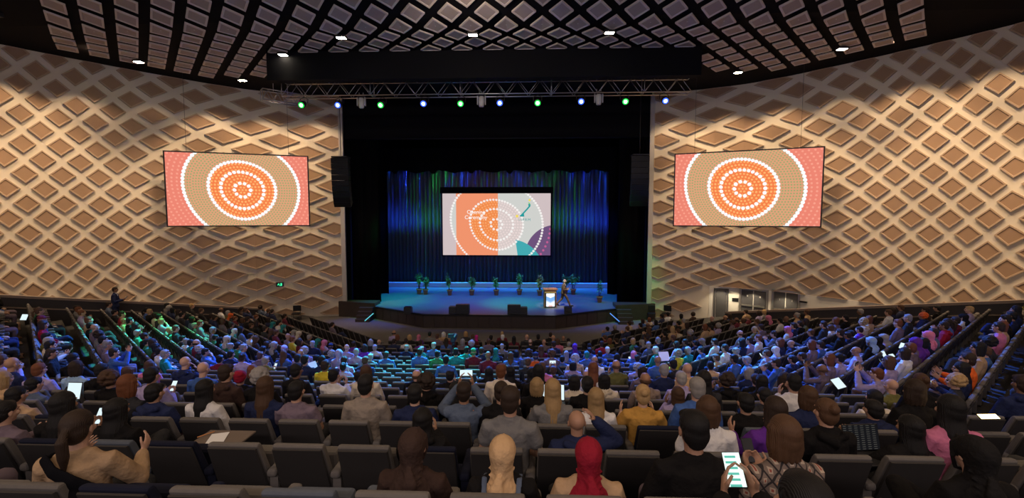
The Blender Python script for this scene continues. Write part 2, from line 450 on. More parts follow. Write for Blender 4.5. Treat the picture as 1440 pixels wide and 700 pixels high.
# lattice of hung panels
HW, HD = .705, .79
def tile_z(y): return (EYE.z+7.5) if y > 18.6 else EYE.z+7.5+.25*(18.6-y)
tiles = []
ex = at_z(88, 0, tile_z(17.2)); 
A_dir = Vector((-HW, HD)).normalized(); 
xl = 16.4; yl = 17.2        # a point on the slanting outer edge
def inner_wall(p):
    best = 1e9
    for i in range(len(WP)-1):
        a, b = Vector(WP[i]), Vector(WP[i+1]); d = b-a; t = max(0, min(1, (p-a).dot(d)/d.length_squared)); best = min(best, (p-a-d*t).length)
    return best
x0c = at_z(736.6, 15, tile_z(17.5)).x
for r in range(-12, 18):
    for c in range(-30, 31):
        cx = x0c + (c*2 + (r % 2))*HW; cy = 17.75 + r*HD
        if abs(cx) > 22 or cy < 10: continue
        k = .66
        poly = [(cx, cy+HD*k), (cx+HW*k, cy), (cx, cy-HD*k), (cx-HW*k, cy)]
        ax = abs(cx)
        # outer edge (runs along the lattice), the wall gap and the bulkhead cut
        if (ax - xl)*HD - (cy-yl)*HW > .35*HW*HD*2: continue
        if inner_wall(Vector((ax, cy))) < 2.1: continue
        if ax < 9.6+.3:
            poly = clip(poly, lambda p: 21.0-p[1])
        elif cy > 24.8: continue
        if len(poly) < 3: continue
        q = proj((cx, cy, tile_z(cy))); vis = q[2] > 0 and -40 < q[0] < 1480 and -60 < q[1] < 140
        if not vis and cy < 14: continue
        tiles.append((q[2] if vis else 99, poly))
tiles.sort(key=lambda t: t[0])
def tile_mesh(bm, poly):
    P = lambda q, o: (q[0], q[1], tile_z(q[1])+o)
    o0 = [bm.verts.new(P(q, .06)) for q in poly]; o1 = [bm.verts.new(P(q, 0)) for q in poly]
    i1 = [bm.verts.new(P(q, 0)) for q in shrink(poly, .82)]; i2 = [bm.verts.new(P(q, .02)) for q in shrink(poly, .79)]
    n = len(poly)
    for k in range(n):
        j = (k+1) % n
        bm.faces.new((o0[k],o0[j],o1[j],o1[k])).material_index = 1
        bm.faces.new((o1[k],o1[j],i1[j],i1[k])).material_index = 1
        bm.faces.new((i1[k],i1[j],i2[j],i2[k])).material_index = 1
    bm.faces.new(i2).material_index = 0
    bm.faces.new(o0[::-1]).material_index = 1
rest = bmesh.new()
for i, (d, poly) in enumerate(tiles):
    if i < 100:
        bm = bmesh.new(); tile_mesh(bm, poly); bmesh.ops.recalc_face_normals(bm, faces=bm.faces[:]); mesh_obj('ceiling_panel', bm, [cp_in, cp_rim], CE)
    else: tile_mesh(rest, poly)
bmesh.ops.recalc_face_normals(rest, faces=rest.faces[:])
tag(mesh_obj('ceiling_panel_field', rest, [cp_in, cp_rim], CE), kind='stuff')
# bulkhead above the truss
bm = bmesh.new(); prism(bm, [(-9.9,21.1),(9.9,21.1),(9.9,21.6),(-9.9,21.6)], 12.85, 14.4); tag(mesh_obj('ceiling_bulkhead', bm, black), kind='structure')
bm = bmesh.new(); box(bm, (0,-7,8), (53,.3,20)); tag(mesh_obj('wall_back', bm, black), kind='structure')
# side louvre rails in the black void at the outer top corners
for side, nm in ((-1,'left'),(1,'right')):
    bm = bmesh.new()
    for i in range(9):
        y = 11.5+i*.75; z = ceil_z(y)-.10
        x0_ = xl + (y-yl)*HW/HD + .9
        box(bm, (side*(x0_+3.5)/1.0, y, z), (5.6, .12, .16))
    tag(mesh_obj('ceiling_louvres_'+nm, bm, dmetal), kind='structure')

# ---------------------------------------------------------------- stage house
bm = bmesh.new()
for sd in (-1,1):
    prism(bm, [(sd*9.9,29.4),(sd*10.25,29.4),(sd*10.25,45),(sd*9.9,45)], 0, 16)
prism(bm, [(-10.2,44.7),(10.2,44.7),(10.2,45),(-10.2,45)], 0, 16)
prism(bm, [(-9.9,29.5),(9.9,29.5),(9.9,30),(-9.9,30)], 11.6, 14.5)
bmesh.ops.recalc_face_normals(bm, faces=bm.faces[:])
tag(mesh_obj('wall_stage_house', bm, black), kind='structure')
# pale return edges of the proscenium
for sd, nm in ((-1,'left'),(1,'right')):
    bm = bmesh.new(); box(bm, (sd*9.93,29.32,7.1), (.28,.12,14.1)); tag(mesh_obj('trim_proscenium_'+nm, bm, mat('proscenium_edge_'+nm,(.5,.47,.45),.6)), kind='structure')
SZ = .79
stg = [(-8.0,29.6),(-7.6,28.5),(-4.0,26.35),(3.8,26.35),(7.7,28.5),(8.1,29.6),(9.85,29.6),(9.85,37.6),(-9.85,37.6),(-9.85,29.6)]
bm = bmesh.new(); prism(bm, stg, 0, SZ, mi=0, capmi=1); bmesh.ops.recalc_face_normals(bm, faces=bm.faces[:])
ST = mesh_obj('floor_stage', bm, [wood_dark, stage_m]); tag(ST, kind='structure')
# timber fascia panels proud of the stage front
def fascia(p, q, n, z0, z1, off=.03):
    p, q = Vector(p), Vector(q); d = (q-p); L = d.length; d.normalize(); nn = Vector((d.y,-d.x))
    bm = bmesh.new()
    for i in range(n):
        a = p+d*(L*i/n+.02)+nn*0; b = p+d*(L*(i+1)/n-.02)
        pts = [a, b, b+nn*off, a+nn*off]
        prism(bm, [tuple(t) for t in pts], z0, z1)
    bmesh.ops.recalc_face_normals(bm, faces=bm.faces[:]); mesh_obj('fascia_panel', bm, wood_dark, ST)
fascia((-4.0,26.35),(3.8,26.35),12,.02,.70); fascia((-7.6,28.5),(-4.0,26.35),6,.02,.70); fascia((3.8,26.35),(7.7,28.5),6,.02,.70)
bm = bmesh.new()   # black nosing strip along the front edge
for p, q in (((-4.0,26.35),(3.8,26.35)),((-7.6,28.5),(-4.0,26.35)),((3.8,26.35),(7.7,28.5))):
    p, q = Vector(p), Vector(q); d = (q-p).normalized(); nn = Vector((d.y,-d.x))
    prism(bm, [tuple(p+nn*.05), tuple(q+nn*.05), tuple(q-nn*.1), tuple(p-nn*.1)], SZ-.08, SZ+.012)
bmesh.ops.recalc_face_normals(bm, faces=bm.faces[:]); mesh_obj('nosing', bm, plastic, ST)
# side aprons
for sd, nm in ((-1,'left'),(1,'right')):
    bm = bmesh.new(); prism(bm, [(sd*7.7,28.6),(sd*10.3,29.15),(sd*10.3,29.7),(sd*7.7,29.7)], 0, 1.0); bmesh.ops.recalc_face_normals(bm, faces=bm.faces[:])
    tag(mesh_obj('wall_apron_'+nm, bm, wood_dark), kind='structure')
# stage side steps with lit nosings
for sd, nm in ((-1,'left'),(1,'right')):
    root = empty('stage_steps', (sd*8.15, 27.85, 0)); tag(root, 'dark timber steps with lit nosing at the %s corner of the stage' % ('green-lit' if sd < 0 else 'blue-lit'), 'steps', 'steps up to the stage')
    bm = bmesh.new()
    for i in range(4): box(bm, (0, .5-.26*i*.8+.0, .39-.1*i-.0), (.9, .27, .78-.2*i))
    mesh_obj('treads', bm, wood_dark, root)
    q0, q1 = (at_y(513,451,27.0), at_y(525,440.5,27.7)) if sd < 0 else (at_y(871,452,26.9), at_y(858,440.5,27.7))
    bm = bmesh.new(); tube(bm, [q0-root.location, q1-root.location], .028, 6); mesh_obj('light_strip', bm, led_c if sd < 0 else led_b, root)
# curtain at the back, legs and borders
def drape(name, x0, x1, y, z0, z1, m, amp=.12, step=.11, seedv=1, scallop=False):
    rnd = random.Random(seedv); bm = bmesh.new(); n = int((x1-x0)/step); prev = None; ph = 0
    for i in range(n+1):
        x = x0+(x1-x0)*i/n; ph += rnd.uniform(.9, 2.3)
        yy = y + amp*math.sin(ph) + rnd.uniform(-.02,.02)
        zz = z0 + (abs(math.sin(x*1.05+.6))*.22 + rnd.uniform(-.03,.03) - (.25 if math.sin(x*2.1) > .93 else 0) if scallop else 0)
        cur = [bm.verts.new((x,yy,zz)), bm.verts.new((x,yy+amp*.3*math.sin(x*3),(z0+z1)/2)), bm.verts.new((x,yy,z1))]
        if prev:
            for a in (0,1): bm.faces.new((prev[a],cur[a],cur[a+1],prev[a+1]))
        prev = cur
    for f in bm.faces: f.smooth = True
    bmesh.ops.solidify(bm, geom=bm.faces[:], thickness=.02)
    return mesh_obj(name, bm, m)
tag(drape('stage_curtain', -9.6, 8.9, 37.3, SZ+.0, 11.5, curtain_m, .17, .085, 3), 'full width pleated back curtain lit blue and green behind the screen', 'curtain')
tag(drape('black_border', -9.8, 9.8, 35.6, 9.95, 11.9, blackcloth, .05, .2, 4, True), 'black border drape with ragged bottom hem above the blue curtain', 'curtain')
for i, (x0, x1, y) in enumerate(((-9.8,-7.8,30.3),(-9.8,-8.3,33.6),(8.1,9.8,30.3),(8.05,9.8,33.8))):
    tag(drape('black_leg_curtain', x0, x1, y, SZ+.01, 11.6, blackcloth, .12, .15, 5+i), 'tall black leg curtain on the %s side of the stage, %s of two' % ('green-lit' if x0 < 0 else 'blue-lit', 'nearer' if y < 32 else 'farther'), 'curtain', 'black leg curtains')
bm = bmesh.new(); rbox(bm, (-.3,36.9,SZ+.2), (18.4,.3,.4), .05); tag(mesh_obj('curtain_batten_cover', bm, mat('ground_row',(.3,.32,.36),.6)), 'long low grey cove box along the foot of the back curtain', 'cove box')
# ================================================================ SCREENS
def node_math(nt):
    def m(op, a, b=None, c=None):
        n = nt.nodes.new('ShaderNodeMath'); n.operation = op
        for i, v in enumerate((a, b, c)):
            if v is None: continue
            if isinstance(v, (int, float)): n.inputs[i].default_value = v
            else: nt.links.new(v, n.inputs[i])
        return n.outputs[0]
    def mix(f, a, b):
        n = nt.nodes.new('ShaderNodeMix'); n.data_type = 'RGBA'
        nt.links.new(f, n.inputs[0]) if not isinstance(f, (int,float)) else setattr(n.inputs[0], 'default_value', f)
        for k, v in ((6, a), (7, b)):
            if isinstance(v, tuple): n.inputs[k].default_value = (*v, 1)
            else: nt.links.new(v, n.inputs[k])
        return n.outputs[2]
    return m, mix
def slide_base(name):
    mt = bpy.data.materials.new(name); mt.use_nodes = True; nt = mt.node_tree; nt.nodes.clear()
    out = nt.nodes.new('ShaderNodeOutputMaterial'); em = nt.nodes.new('ShaderNodeEmission'); nt.links.new(em.outputs[0], out.inputs[0])
    tc = nt.nodes.new('ShaderNodeTexCoord'); sp = nt.nodes.new('ShaderNodeSeparateXYZ'); nt.links.new(tc.outputs['Object'], sp.inputs[0])
    m, mix = node_math(nt); return mt, nt, em, sp, m, mix
def polar(m, x, y, tilt=.35):
    """radius (slightly egg-shaped, like a hand-painted ring) and angle"""
    th = m('ARCTAN2', y, x); r = m('SQRT', m('ADD', m('MULTIPLY', x, x), m('MULTIPLY', y, y)))
    wob = m('ADD', m('MULTIPLY', m('COSINE', m('ADD', m('MULTIPLY', th, 2), .9)), .05), m('MULTIPLY', m('SINE', m('ADD', m('MULTIPLY', th, 3), .4)), .02))
    return m('MULTIPLY', r, m('SUBTRACT', 1, wob)), th
def ringdots(m, r, th, r0, ds, rad):
    n = max(4, round(2*math.pi*r0/ds))
    f = m('SUBTRACT', m('FRACT', m('ADD', m('MULTIPLY', th, n/(2*math.pi)), .5)), .5)
    arc = m('MULTIPLY', f, 2*math.pi*r0/n); dr = m('SUBTRACT', r, r0)
    d = m('SQRT', m('ADD', m('MULTIPLY', arc, arc), m('MULTIPLY', dr, dr)))
    return m('LESS_THAN', d, rad)
def filldots(m, r, th, dr, ds, rad):
    k = m('FLOOR', m('ADD', m('DIVIDE', r, dr), .5)); rk = m('MULTIPLY', k, dr)
    n = m('MAXIMUM', m('FLOOR', m('ADD', m('MULTIPLY', rk, 2*math.pi/ds), .5)), 1)
    f = m('SUBTRACT', m('FRACT', m('ADD', m('MULTIPLY', m('MULTIPLY', th, 1/(2*math.pi)), n), .5)), .5)
    arc = m('DIVIDE', m('MULTIPLY', m('MULTIPLY', f, 2*math.pi), rk), n); q = m('SUBTRACT', r, rk)
    return m('LESS_THAN', m('SQRT', m('ADD', m('MULTIPLY', arc, arc), m('MULTIPLY', q, q))), rad)
def rings_material(name, H, strength, cx, cz):
    mt, nt, em, sp, m, mix = slide_base(name)
    x = m('MULTIPLY', m('SUBTRACT', m('DIVIDE', sp.outputs[0], H), cx), 1.02); y = m('SUBTRACT', m('DIVIDE', sp.outputs[2], H), cz)
    r, th = polar(m, x, y)
    inn = m('LESS_THAN', r, .42); mid = m('LESS_THAN', r, .72)
    fd = filldots(m, r, th, .042, .045, .014); fs = filldots(m, r, th, .033, .036, .010)
    c_in = mix(fd, (.93,.22,.07), (1,.47,.16)); c_mid = mix(fs, (.74,.36,.20), (.34,.40,.16)); 
    pk = filldots(m, r, th, .06, .05, .013)
    c_out = mix(pk, (.86,.24,.17), (.95,.36,.26))
    col = mix(inn, mix(mid, c_out, c_mid), c_in)
    for r0, n in ((.10,.062),(.265,.058),(.415,.048),(.715,.047)):
        col = mix(ringdots(m, r, th, r0, n, .024), col, (1,1,1))
    nt.links.new(col, em.inputs['Color']); em.inputs['Strength'].default_value = strength
    return mt
def side_screen(side):
    # inner and outer edges of the hung screen (m)
    if side < 0: pi_, po = Vector((-10.55,26.0)), Vector((-17.05,23.6))
    else: pi_, po = Vector((10.35,25.9)), Vector((16.85,23.5))
    Wd = (po-pi_).length; H = Wd*.565; mid = (pi_+po)/2
    zc = EYE.z + 1.50
    ang = math.atan2((po-pi_).y*side, (po-pi_).x*side)
    root = empty('projection_screen', (mid.x, mid.y, zc), ang)
    tag(root, 'large dotted-ring screen on the patterned wall %s' % ('above the green exit sign' if side < 0 else 'above the three grey doors'), 'screen', 'side screens')
    bm = bmesh.new(); b = .06
    for (c, s) in (((0,.06,H/2+b/2),(Wd+2*b,.16,b)),((0,.06,-H/2-b/2),(Wd+2*b,.16,b)),((-Wd/2-b/2,.06,0),(b,.16,H)),((Wd/2+b/2,.06,0),(b,.16,H)),((0,.11,0),(Wd,.06,H))): box(bm, c, s)
    mesh_obj('screen_frame', bm, plastic, root)
    bm = bmesh.new(); box(bm, (0,.04,0), (Wd-.004,.04,H-.004))
    mesh_obj('screen_panel', bm, rings_material('rings_slide_'+('a' if side<0 else 'b'), H, 1.0, .03 if side < 0 else -.02, .0), root)
    for sx in (-.36,.36):
        bm = bmesh.new(); tube(bm, [(Wd*sx,.1,H/2),(Wd*sx,.1,14.3-zc)], .008, 6); mesh_obj('hanging_wire', bm, dmetal, root)
side_screen(-1); side_screen(1)

# centre screen with the session slide
yc = 35.0
tl = at_y(622, 272, yc); br = at_y(774, 359, yc); Wc = br.x-tl.x; Hc = tl.z-br.z; cc = (tl+br)/2
root = empty('projection_screen', cc); tag(root, 'central stage screen showing the opening ceremony slide in front of the blue curtain', 'screen')
bm = bmesh.new(); b = .10
for (c, s) in (((0,.05,-Hc/2-b/2),(Wc+2*b,.1,b)),((-Wc/2-b/2,.05,0),(b,.1,Hc)),((Wc/2+b/2,.05,0),(b,.1,Hc)),((0,.03,Hc/2+.24),(Wc+.35,.25,.48))): box(bm, c, s)
mesh_obj('screen_frame', bm, blackcloth, root)
mt, nt, em, sp, m, mix = slide_base('opening_slide')
x = m('DIVIDE', sp.outputs[0], Hc); y = m('DIVIDE', sp.outputs[2], Hc)
r, th = polar(m, x, y)
inn = m('LESS_THAN', r, .42); mid = m('LESS_THAN', r, .72)
fd = filldots(m, r, th, .042, .045, .013)
orange = mix(inn, (.92,.31,.16), mix(fd, (.93,.27,.08), (1,.42,.16)))
pale = mix(inn, mix(mid, (.66,.55,.56), (.66,.67,.64)), mix(fd, (.72,.62,.60), (.86,.72,.70)))
isor = m('MULTIPLY', m('GREATER_THAN', x, -.655), m('LESS_THAN', x, .025))
col = mix(isor, pale, orange)
def circ(cx, cz, rad):
    a = m('SUBTRACT', x, cx); b_ = m('SUBTRACT', y, cz)
    return m('LESS_THAN', m('SQRT', m('ADD', m('MULTIPLY', a, a), m('MULTIPLY', b_, b_))), rad)
pur = circ(.972,-.515,.51); col = mix(pur, col, (.165,.09,.21))
teal = m('MULTIPLY', circ(.215,-.805,.565), m('GREATER_THAN', m('ADD', x, m('MULTIPLY', y, .14)), .275)); col = mix(teal, col, (.06,.42,.46))
for r0, ds, rad in ((.09,.062,.021),(.26,.056,.020),(.415,.05,.019),(.72,.045,.019)):
    col = mix(m('MULTIPLY', ringdots(m, r, th, r0, ds, rad), .85), col, (1,.97,.94))
col = mix(m('MULTIPLY', ringdots(m, r, th, .84, .07, .018), pur), col, (.55,.12,.30))
nt.links.new(col, em.inputs['Color']); em.inputs['Strength'].default_value = .95
bm = bmesh.new(); box(bm, (0,.05,0), (Wc-.002,.06,Hc-.002)); mesh_obj('screen_panel', bm, mt, root)
def text(s, size, loc, m_, parent, name='lettering', depth=.003, sp_=1.0, rot=(math.pi/2,0,0), align='CENTER'):
    cu = bpy.data.curves.new(name, 'FONT'); cu.body = s; cu.size = size; cu.extrude = depth; cu.align_x = align; cu.align_y = 'CENTER'; cu.space_character = sp_
    o = bpy.data.objects.new(name, cu); C.objects.link(o); cu.materials.append(m_)
    dg = bpy.context.evaluated_depsgraph_get(); me = bpy.data.meshes.new_from_object(o.evaluated_get(dg)); bpy.data.objects.remove(o)
    me.materials.clear(); me.materials.append(m_)
    o = bpy.data.objects.new(name, me); C.objects.link(o); o.location = loc; o.rotation_euler = rot; o.parent = parent; return o
U = lambda zx, zy: ((zx-536)/529*Hc, .012, (367.5-zy)/529*Hc)
text('Opening', .085*Hc, U(360,262), txt_w, root); text('Ceremony', .085*Hc, U(360,308), txt_w, root)
text('ISPRM', .058*Hc, U(778,328), txt_t, root, sp_=1.35)
def flat(pts, m_, nm):
    bm = bmesh.new(); v = [bm.verts.new(U(*p)) for p in pts]; bm.faces.new(v); bmesh.ops.solidify(bm, geom=bm.faces[:], thickness=.01); mesh_obj(nm, bm, m_, root)
flat([(820,190),(829,200),(826,215),(800,245),(772,275),(776,300),(740,300),(735,292),(752,278),(790,238),(812,212),(808,196)], txt_t, 'emblem_swirl')
flat([(806,178),(822,184),(829,200),(818,202)], txt_o, 'emblem_arc')
def disc(cx, cy, r_, m_, nm): flat([(cx+r_*math.cos(a*math.pi/6), cy+r_*math.sin(a*math.pi/6)) for a in range(12)], m_, nm)
disc(820,160,10,txt_y,'emblem_dot'); disc(713,296,12,txt_y,'emblem_dot')

# exit sign on the left wall
s_e = ray_s(1440-391+(1440-697*2-46)*0+2, 400)
pe = None
for i in range(400):
    s = .5+i*.02; p = wall_pt(s, -1, .05); q = proj((p[0],p[1],6.0))
    if abs(q[0]-391) < .8: pe = s
s = pe or 4; zE = EYE.z
for i in range(400):
    z = 1+i*.02; p = wall_pt(s, -1, .05)
    if abs(proj((p[0],p[1],z))[1]-400) < .6: zE = z
p = wall_pt(s,-1,.05); p2 = wall_pt(s+.1,-1,.05); ang = math.atan2(-(p2[1]-p[1]), -(p2[0]-p[0]))
root = empty('exit_sign', (p[0],p[1],zE), ang); tag(root, 'small green running-figure exit sign on the patterned wall above the black chair', 'sign')
bm = bmesh.new(); rbox(bm, (0,-.03,0), (.44,.07,.28), .01); mesh_obj('housing', bm, plastic, root)
bm = bmesh.new()
box(bm, (-.06,-.07,.055), (.05,.012,.05)); box(bm, (-.06,-.07,-.005), (.05,.012,.08), Matrix.Rotation(R(10),4,'Y')); box(bm, (-.1,-.07,-.05), (.035,.012,.09), Matrix.Rotation(R(25),4,'Y')); box(bm, (-.03,-.07,-.055), (.035,.012,.08), Matrix.Rotation(R(-25),4,'Y'))
box(bm, (.08,-.07,0), (.09,.012,.17)); mesh_obj('pictogram', bm, exit_g, root)

# ================================================================ TRUSS AND LAMPS
TY = 22.6
tz1 = at_y(677, 113, TY).z; tz0 = at_y(677, 134, TY).z; TH = tz1-tz0
truss = empty('lighting_truss', (0,TY,tz0)); tag(truss, 'long silver box truss carrying the green and blue lamps above the stage', 'truss')
def box_truss(root, p0, p1, h, wdt, bay):
    p0, p1 = Vector(p0), Vector(p1); d = (p1-p0); L = d.length; d.normalize(); sd = Vector((-d.y, d.x, 0)); up = Vector((0,0,1))
    for a in (-.5,.5):
        for z in (0,1):
            bm = bmesh.new(); tube(bm, [p0+sd*wdt*a+up*h*z, p1+sd*wdt*a+up*h*z], .028, 8); mesh_obj('chord', bm, metal, root)
    n = max(1, round(L/bay))
    for a in (-.5,.5):
        bm = bmesh.new()
        for i in range(n):
            q = p0+d*(L*i/n); r_ = p0+d*(L*(i+.5)/n); t = p0+d*(L*(i+1)/n)
            tube(bm, [q+sd*wdt*a, r_+sd*wdt*a+up*h], .014, 6); tube(bm, [r_+sd*wdt*a+up*h, t+sd*wdt*a], .014, 6)
        mesh_obj('lacing', bm, metal, root)
    bm = bmesh.new()
    for i in range(0, n+1, 2):
        q = p0+d*(L*i/n)
        for z in (0,1): tube(bm, [q-sd*wdt/2+up*h*z, q+sd*wdt/2+up*h*z], .016, 6)
        if i % 4 == 0:
            for a in (-.5,.5): tube(bm, [q+sd*wdt*a, q+sd*wdt*a+up*h], .02, 6)
    mesh_obj('cross_tubes', bm, metal, root)
box_truss(truss, (-9.9,0,0), (9.9,0,0), TH, .55, 1.1)
for x_ in (-7.5,-2.8,2.8,7.5):
    bm = bmesh.new(); tube(bm, [(x_,0,TH),(x_,0,14.22-tz0)], .012, 6); mesh_obj('hoist_chain', bm, dmetal, truss)
t2 = empty('lighting_truss', (-9.95,TY+.6,tz0+.1)); tag(t2, 'short silver truss stub crossing the far end of the long truss by the patterned wall', 'truss')
box_truss(t2, (-1.6,.2,0), (.0,1.6,0), TH*.75, .5, .6)
bm = bmesh.new(); tube(bm, [(-1.2,.6,TH*.75),(-1.2,.6,14.2-tz0)], .015, 6); mesh_obj('suspension_pole', bm, metal, t2)
PARS = [(425,148,'g'),(476,148,'b'),(536,148,'g'),(596,146,'b'),(648,146,'g'),(703,145,'b'),(756,145,'g'),(817,143,'b'),(879,143,'g'),(935,142,'b')]
def make_par(lens):
    root = empty('stage_lamp')
    bm = bmesh.new(); lathe(bm, [(.06,0),(.11,.02),(.13,.10),(.135,.26),(.12,.27)], seg=16); bm.transform(Matrix.Rotation(R(118),4,'X')); mesh_obj('lamp_housing', bm, dmetal, root, True)
    bm = bmesh.new(); lathe(bm, [(.001,.262),(.112,.264),(.112,.275),(.001,.28)], seg=16); bm.transform(Matrix.Rotation(R(118),4,'X')); mesh_obj('lens', bm, lens, root)
    bm = bmesh.new(); lathe(bm, [(.001,.279),(.062,.280),(.062,.284),(.001,.286)], seg=14); bm.transform(Matrix.Rotation(R(118),4,'X')); mesh_obj('lamp_core', bm, lamp_core, root)
    bm = bmesh.new(); tube(bm, [(-.16,-.05,-.02),(-.16,0,.16),(0,0,.24),(.16,0,.16),(.16,-.05,-.02)], .014, 6); tube(bm, [(0,0,.24),(0,0,.36)], .02, 6); mesh_obj('yoke', bm, dmetal, root)
    return root
def copy_tree(o, parent=None):
    c = o.copy(); C.objects.link(c); c.parent = parent
    for ch in KIDS(o): copy_tree(ch, c)
    return c
def KIDS(o): return [c for c in bpy.data.objects if c.parent == o]
protos = {'g': make_par(lamp_g), 'b': make_par(lamp_b)}; used_p = set(); cnt = {'g':0,'b':0}
AIM = [(-11.0,16.0),(-9,13.5),(-5,31),(-4,13),(-1,14.5),(1,14),(1.5,31),(6,13.5),(8,31),(11,13)]
for i, (px, py, k) in enumerate(PARS):
    if k in used_p: o = copy_tree(protos[k])
    else: o = protos[k]; used_p.add(k)
    p = at_y(px, py, TY-.2); o.location = (p.x, TY, p.z+.14); o.scale = (1.25,)*3; cnt[k] += 1
    tag(o, '%s of the five %s stage lamps on the truss, counted from the left' % (ordw(cnt[k]), 'green' if k == 'g' else 'blue'), 'stage lamp', 'lamps hung from the truss')
# moving heads
def make_head():
    root = empty('moving_head_light')
    bm = bmesh.new(); rbox(bm, (0,0,.0), (.34,.26,.12), .03); mesh_obj('base', bm, dmetal, root)
    bm = bmesh.new()
    for s in (-1,1): rbox(bm, (s*.19,0,-.24), (.05,.14,.42), .02)
    mesh_obj('yoke_arm', bm, head_body, root)
    bm = bmesh.new(); lathe(bm, [(.08,-.02),(.14,-.10),(.15,-.3),(.12,-.52),(.10,-.55)], seg=14); mesh_obj('head', bm, head_body, root, True)
    bm = bmesh.new()
    for s in (-.1,.1): tube(bm, [(s,0,.06),(s,0,.2)], .025, 8)
    mesh_obj('clamp', bm, metal, root); return root
mh = make_head()
for i, (px, py) in enumerate(((508,136),(677,134),(842,131))):
    o = mh if i == 0 else copy_tree(mh); p = at_y(px, py, TY); o.location = (p.x, TY, p.z)
    tag(o, ('grey moving-head light on the truss between the first blue and second green lamps', 'grey moving-head light at the middle of the truss', 'grey moving-head light on the truss between the fourth blue and fifth green lamps')[i], 'moving light', 'moving heads on the truss')
# small ceiling lamps
CL = [(195,87),(341,113),(398,77),(480,53),(665,49),(857,46),(1038,102),(1184,69)]
where = ['lower left ceiling edge above the left screen, outer of two', 'lower left ceiling edge above the left screen, inner of two','just left of the black bulkhead','above the truss end, left of the three front lamps','middle of the three front lamps above the bulkhead','right of the three front lamps above the bulkhead','right ceiling edge nearest the truss','outer right ceiling edge']
def make_dl():
    root = empty('ceiling_light'); bm = bmesh.new(); rbox(bm, (0,0,.03), (.42,.30,.08), .01); mesh_obj('lamp_housing', bm, dmetal, root)
    bm = bmesh.new(); box(bm, (0,0,-.012), (.34,.22,.02)); mesh_obj('lamp_glass', bm, lamp_w, root); return root
dl = make_dl(); DLP = []
for i, (px, py) in enumerate(CL):
    o = dl if i == 0 else copy_tree(dl); z = EYE.z+7.40; p = at_z(px, py, z)
    if p.y < 18.5: p = at_z(px, py, z+.2)
    o.location = (p.x,p.y,p.z); DLP.append(p.copy()); tag(o, 'small warm ceiling light, '+where[i], 'ceiling light', 'bright lamps in the ceiling')
# line arrays
def line_array(side, px, pytop):
    p = at_y(px, pytop, 27.0); root = empty('line_array_speaker', (p.x, p.y, p.z)); tag(root, 'curved black hanging loudspeaker column beside the %s screen' % ('left wall' if side < 0 else 'right wall'), 'loudspeaker', 'hanging speaker columns')
    y = 0; z = 0
    for i in range(9):
        a = R(1+i*i*.42)
        bm = bmesh.new(); M = Matrix.Translation((0,y,z)) @ Matrix.Rotation(a,4,'X')
        w2, h = .52, .335
        vs = [(-w2,.0,0),(w2,0,0),(w2*.8,.6,-.03),(-w2*.8,.6,-.03)]
        top = [bm.verts.new(M @ Vector(v)) for v in vs]; bot = [bm.verts.new(M @ (Vector(v)+Vector((0,0,-h+.02 if k < 2 else -h+.06)))) for k, v in enumerate(vs)]
        for k in range(4): bm.faces.new((top[k],top[(k+1)%4],bot[(k+1)%4],bot[k]))
        bm.faces.new(top[::-1]); bm.faces.new(bot); 
        for k in range(5): box(bm, (0,-.012,-.05-k*.055), (.98,.02,.018), M)
        mesh_obj('speaker_box', bm, plastic, root)
        z -= h*math.cos(a); y += h*math.sin(a)*.55
    bm = bmesh.new(); box(bm, (0,.25,.06), (.9,.7,.08)); tube(bm, [(0,.25,.1),(0,.25,14.2-p.z)], .02, 6); mesh_obj('rigging', bm, dmetal, root)
line_array(-1, 477, 222); line_array(1, 901, 219)

# ================================================================ STAGE FURNITURE
def stage_pt(px, py): return at_z(px, py, SZ)
def pot_plant(px, py, h, kind, label, wide=1.0, seed_=1, sparse=False):
    p = stage_pt(px, py); rnd = random.Random(seed_); root = empty('potted_plant', (p.x,p.y,SZ), rnd.random()*6)
    tag(root, label, 'plant', 'potted plants across the stage')
    ph = .42; bm = bmesh.new(); lathe(bm, [(.13,0),(.19,ph-.07),(.22,ph-.07),(.225,ph),(.19,ph),(.18,ph-.05)], seg=18); mesh_obj('pot', bm, pot_m, root)
    bm = bmesh.new(); lathe(bm, [(.185,ph-.06),(.18,ph-.045),(.01,ph-.03)], seg=14); mesh_obj('soil', bm, soil_m, root)
    bs = bmesh.new(); bl = bmesh.new(); 
    for k in range(7 if not sparse else 5):
        a = rnd.uniform(0,6.28); r = rnd.uniform(.05,.28)*wide; top = Vector((math.cos(a)*r, math.sin(a)*r, ph+(h-ph)*rnd.uniform(.6,.97)))
        base = Vector((math.cos(a)*.04, math.sin(a)*.04, ph-.04)); midp = base.lerp(top,.5)+Vector((rnd.uniform(-.04,.04),rnd.uniform(-.04,.04),0))
        tube(bs, [base, midp, top], [.014,.010,.005], 6)
        for j in range(30 if not sparse else 22):
            t = rnd.uniform(.42,1.02); c = base.lerp(midp, t*2) if t < .5 else midp.lerp(top, t*2-1)
            az = rnd.uniform(0,6.28); el = rnd.uniform(-.4,.9); d = Vector((math.cos(az)*math.cos(el), math.sin(az)*math.cos(el), math.sin(el)))
            L = rnd.uniform(.13,.25); s = d.cross(Vector((0,0,1))).normalized()*L*.24; tip = c+d*L*1.1+Vector((0,0,-L*.25)); m_ = c+d*L*.55+Vector((0,0,.015))
            v = [bl.verts.new(q) for q in (c, m_+s, tip, m_-s)]; u = bl.verts.new(m_-Vector((0,0,.02)))
            bl.faces.new((v[0],v[1],u)); bl.faces.new((v[1],v[2],u)); bl.faces.new((v[2],v[3],u)); bl.faces.new((v[3],v[0],u))
    mesh_obj('stems', bs, stem_m, root); mesh_obj('foliage', bl, leaf2_m if kind else leaf_m, root)
